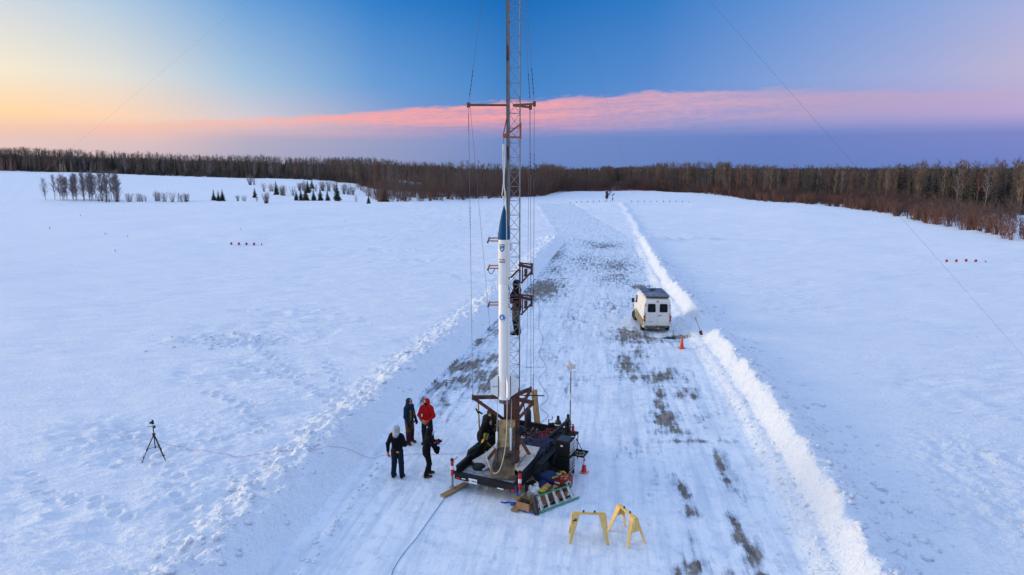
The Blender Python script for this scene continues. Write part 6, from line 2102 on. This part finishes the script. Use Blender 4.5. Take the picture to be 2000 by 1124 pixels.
def person(label, loc, face, scale, c, pose=None, hood=None, beanie=None, mask=None, wr=.004):
    """c = materials for jacket, sleeve, trousers, boot, glove; pose overrides joints (x right, y forward, z up)"""
    root = thing('person', label, 'person', loc, R(face), scale=scale)
    J = dict(pel=(0, 0, .96), chest=(0, 0, 1.30), neck=(0, .01, 1.50), head=(0, .035, 1.665), look=(0, 1, 0),
             lhip=(-.095, 0, .93), rhip=(.095, 0, .93), lkn=(-.12, .03, .51), rkn=(.12, .03, .51), lan=(-.13, -.02, .09), ran=(.13, -.02, .09), ltoe=(-.15, .15, .045), rtoe=(.15, .15, .045),
             lsh=(-.175, 0, 1.425), rsh=(.175, 0, 1.425), lel=(-.25, -.03, 1.13), rel=(.25, -.03, 1.13), lwr=(-.25, .06, .88), rwr=(.25, .06, .88))
    J.update(pose or {})
    jk, sl, tr, bt, gl = c['jacket'], c.get('sleeve', c['jacket']), c['trousers'], c['boot'], c['glove']
    v = {k: np.array(q, float) for k, q in J.items()}
    lk = v['look'] / np.linalg.norm(v['look'])
    sq = (1, 1.32, 1)
    hd = v['head']
    pr = [(v['pel'] + (0, 0, .02), v['chest'], .168, .182, jk, sq), (v['pel'] - (0, 0, .07), v['pel'] + (0, 0, .05), .178, .178, c.get('hem', jk), sq), (v['lsh'] * .72 + v['neck'] * .28 * np.array([0, 1, 1]) - (0, 0, -.0), v['rsh'] * .72 + v['neck'] * .28 * np.array([0, 1, 1]), .10, .10, jk),
          (v['neck'] - (0, 0, .05), v['neck'] + (hd - v['neck']) * .4, .085, .065, c.get('collar', jk))]
    for s in 'lr':
        pr += [(v[s + 'sh'], v[s + 'el'], .088, .068, sl), (v[s + 'el'], v[s + 'wr'], .068, .052, sl),
               (v[s + 'hip'], v[s + 'kn'], .115, .088, c.get('thigh', tr)), (v[s + 'kn'], v[s + 'an'] + (0, 0, .05), .088, .082, tr),
               (v[s + 'an'] + (0, 0, -.015), v[s + 'toe'], .062, .048, bt), (v[s + 'an'] + (0, -.04, -.03), v[s + 'an'] + (0, 0, .05), .052, .068, bt)]
    # head: skull, jaw, nose, brow
    sk = 'skin'
    pr += [(hd + (0, -.012, .035), hd + (0, 0, .03), .088, .088, c.get('skull', 'hair')), (hd + lk * .028 - (0, 0, .055), hd + lk * .012 + (0, 0, .03), .060, .078, sk), (hd + lk * .098 - (0, 0, .005), hd + lk * .112 - (0, 0, .03), .012, .018, sk), (hd + lk * .088 - (0, 0, .10), hd + lk * .05 - (0, 0, .085), .028, .03, sk)]
    shape_obj('body', pr, root, h=.0165, blend=.028, wrinkle=wr, seed=hash(label) % 7 if False else len(label))
    up = np.array([0, 0, 1.])
    rt = np.cross(lk, up)
    for s in (-1, 1):
        e = hd + lk * .082 + rt * (.034 * s) + (0, 0, .018)
        MB().mat('print_dark').blob(tuple(e), (.022, .022, .016), 1, 0, 1).build('eye', parent=root)
    if hood:
        hp_ = [(hd - lk * .03 + (0, 0, .012), hd - lk * .01 + (0, 0, -.02), .118, .116, hood), (hd - lk * .045 - (0, 0, .06), v['neck'] + (0, -.02, -.01), .108, .125, hood)]
        shape_obj('hood', hp_, root, h=.015, blend=.03, cuts=[(hd + lk * .17 + (0, 0, .035), hd + lk * .15 - (0, 0, .085), .125, .11, hood)], wrinkle=.003)
    if beanie:
        shape_obj('hat', [(hd - lk * .012 + (0, 0, .055), hd - lk * .02 + (0, 0, .075), .103, .10, beanie), (hd - lk * .03 + (0, 0, .02), hd - lk * .03 + (0, 0, .05), .095, .1, beanie)], root, h=.013, blend=.02, cuts=[(hd + lk * .14 - (0, 0, .03), hd + lk * .12 - (0, 0, .10), .09, .09, beanie)])
    if mask:
        shape_obj('face_mask', [(hd + lk * .045 - (0, 0, .055), hd + lk * .05 - (0, 0, .095), .072, .058, mask), (hd + lk * .098 - (0, 0, .045), hd + lk * .10 - (0, 0, .06), .024, .026, mask)], root, h=.011, blend=.03)
    for s, q in (('l', -1), ('r', 1)):
        fd = v[s + 'wr'] - v[s + 'el']
        fd = J.get(s + 'hand', tuple(fd / np.linalg.norm(fd)))
        pn = J.get(s + 'palm', (-q, .2, 0))
        w = v[s + 'wr'] + np.array(fd) * .035
        hand(root, tuple(w), tuple(w + np.array(fd)), pn, gl if not isinstance(gl, tuple) else gl[0 if s == 'l' else 1], J.get('curl', .7), side=q * -1 if False else (1 if s == 'l' else -1))
    return root


def standing(x, y): return (x, y, Z(x, y) + .0)


# grey hood, seen from behind
P1 = person('person in dark jacket and light grey hood with an orange glove, back turned', standing(-3.80, 20.68), -14, 1.03, dict(jacket='c_black', trousers='c_navy_dark', boot='c_boot', glove=('c_orange', 'c_black'), collar='c_char', skull='c_grey'),
            dict(lel=(-.30, -.02, 1.15), lwr=(-.315, .0, .90), rel=(.27, .02, 1.16), rwr=(.16, .22, 1.06), look=(.35, 1, .1), lan=(-.14, -.02, .09), ran=(.13, .02, .09)), hood='c_grey')
MB().mat('c_black').bar((-.13, -.155, 1.46), (-.02, -.185, 1.10), .05, .02).bar((.13, -.155, 1.46), (.02, -.185, 1.10), .05, .02).build('harness', parent=P1)
MB().mat('tan_leather').box((.10, -.178, .97), (.09, .02, .06), bev=.006).build('patch', parent=P1)
# dark figure holding a camera
P2 = person('person in black snow suit with a white face mask holding a camera', standing(-2.80, 20.82), -72, .98, dict(jacket='c_black', trousers='c_black', boot='c_bootbrown', glove='c_redglove', skull='c_black', hem='c_black'),
            dict(pel=(0, -.05, .93), chest=(0, .0, 1.27), neck=(0, .06, 1.47), head=(0, .105, 1.625), lsh=(-.175, .03, 1.40), rsh=(.175, .03, 1.40), lel=(-.23, .17, 1.14), rel=(.23, .17, 1.14), lwr=(-.10, .27, 1.20), rwr=(.10, .28, 1.18), lhip=(-.095, -.05, .91), rhip=(.095, -.05, .91), lkn=(-.12, .05, .50), rkn=(.12, .02, .50), look=(.25, 1, -.12), lhand=(.5, .8, .2), rhand=(-.5, .8, .2), lpalm=(1, 0, 0), rpalm=(-1, 0, 0), ran=(.13, -.10, .09), rtoe=(.15, .07, .045), lan=(-.13, .04, .09), ltoe=(-.15, .21, .045)), hood='c_black', mask='c_white')
MB().mat('c_redglove').box((.03, .17, 1.69), (.10, .02, .025), bev=.005).build('goggle_strap', parent=P2)
pm = Matrix.LocRotScale(P2.location, P2.rotation_euler, P2.scale)
o = thing('handheld_camera', 'black camera gripped in the red gloves of the crouching figure', 'camera', pm @ Vector((0, .385, 1.21)), R(-72))
MB().mat('black_metal').box((0, 0, 0), (.15, .09, .11), bev=.012).box((0, 0, .065), (.06, .06, .03)).build('body', parent=o)
MB().mat('black_metal').lathe([(.04, .04), (.045, .10)], (0, 0, 0), 14, 'Y').build('lens', parent=o)
o2 = thing('waist_bag', 'black bulky pouch carried low in front of the dark figure', 'bag', pm @ Vector((.02, .30, .93)), R(-72))
MB().mat('c_black').blob((0, 0, 0), (.26, .22, .26), 61, .15, 3).build('pouch', parent=o2, smooth=True)
# navy figure looking up
P3 = person('person in navy hooded jacket and maroon trousers gazing up at the mast', standing(-3.83, 23.5), -118, 1.0, dict(jacket='c_navy', trousers='c_maroon', thigh='c_brown', boot='c_bootbrown', glove='c_black', skull='c_navy', hem='c_navy'),
            dict(look=(.25, .92, .35), lan=(-.16, -.02, .09), ran=(.15, .05, .09), lel=(-.27, .0, 1.14), rel=(.26, .02, 1.14), rwr=(.25, .12, .92), lwr=(-.26, .10, .92)), hood='c_navy')
MB().mat('c_tan').blob((-.11, .135, 1.16), (.10, .05, .26), 5, .2, 2).build('jacket_panel', parent=P3, smooth=True)
MB().mat('c_yellow').bar((.10, .15, 1.36), (.11, .155, .98), .07, .03).build('jacket_panel', parent=P3)
MB().mat('c_purple').blob((.10, .06, .62), (.17, .14, .2), 7, .2, 2).build('knee_patch', parent=P3, smooth=True)
# red jacket, hands clasped
P4 = person('person in bright red hooded jacket with tan gloves clasped in front', standing(-3.16, 23.45), 168, 1.0, dict(jacket='c_red', trousers='c_navy_dark', boot='c_boot', glove='tan_leather', skull='c_red'),
            dict(lel=(-.285, .05, 1.14), rel=(.285, .05, 1.14), lwr=(-.10, .27, 1.00), rwr=(.10, .27, 1.02), lhand=(.85, .3, -.2), rhand=(-.85, .3, -.2), lpalm=(0, -1, 0), rpalm=(0, -1, 0), look=(.30, .95, .05), lan=(-.19, -.02, .09), ltoe=(-.23, .14, .045), lkn=(-.16, .03, .51), ran=(.12, -.02, .09)), hood='c_red', mask='c_black')
# two people busy behind the mast post
P5 = person('person in olive hooded parka standing behind the trailer, head bowed', standing(-.78, 22.62), 182, 1.0, dict(jacket='c_olive', trousers='c_navy_dark', boot='c_boot', glove='c_black', skull='c_olive'),
            dict(chest=(0, .06, 1.28), neck=(0, .11, 1.46), head=(0, .18, 1.60), look=(.1, 1, -.35), lsh=(-.18, .07, 1.40), rsh=(.18, .07, 1.40), lel=(-.26, .12, 1.12), rel=(.26, .14, 1.12), lwr=(-.15, .36, 1.02), rwr=(.15, .36, 1.02)), hood='c_olive')
P6 = person('person in bulky black jacket with a tan glove leaning over the trailer side', standing(-1.03, 21.98), -112, 1.0, dict(jacket='c_char', trousers='c_navy_dark', boot='c_boot', glove='tan_leather', skull='c_olive', hem='c_black'),
            dict(pel=(0, -.06, .95), chest=(0, .08, 1.27), neck=(0, .17, 1.44), head=(0, .25, 1.57), look=(.15, 1, -.45), lsh=(-.18, .11, 1.37), rsh=(.18, .11, 1.37), lel=(-.28, .20, 1.10), rel=(.29, .08, 1.08), lwr=(-.18, .44, .98), rwr=(.26, .26, .86)), hood='c_char')
# climber on the mast
P7 = person('person in black jacket and grey trousers standing up inside the lattice mast', (.15, 20.40, 4.97), 68, .99, dict(jacket='c_black', trousers='c_boot', thigh='c_greypants', boot='c_boot', glove='c_black', skull='c_black'),
            dict(lel=(-.26, .12, 1.24), rel=(.24, .14, 1.24), lwr=(-.14, .30, 1.20), rwr=(.12, .30, 1.20), look=(.25, 1, -.2), lan=(-.07, -.02, .09), ran=(.08, -.02, .09), ltoe=(-.08, .15, .045), rtoe=(.09, .15, .045), lkn=(-.08, .03, .51), rkn=(.09, .03, .51)), hood='c_black')
MB().mat('collar_white').bar((-.03, .12, .80), (-.02, .10, .30), .02, .015).build('lanyard', parent=P7)
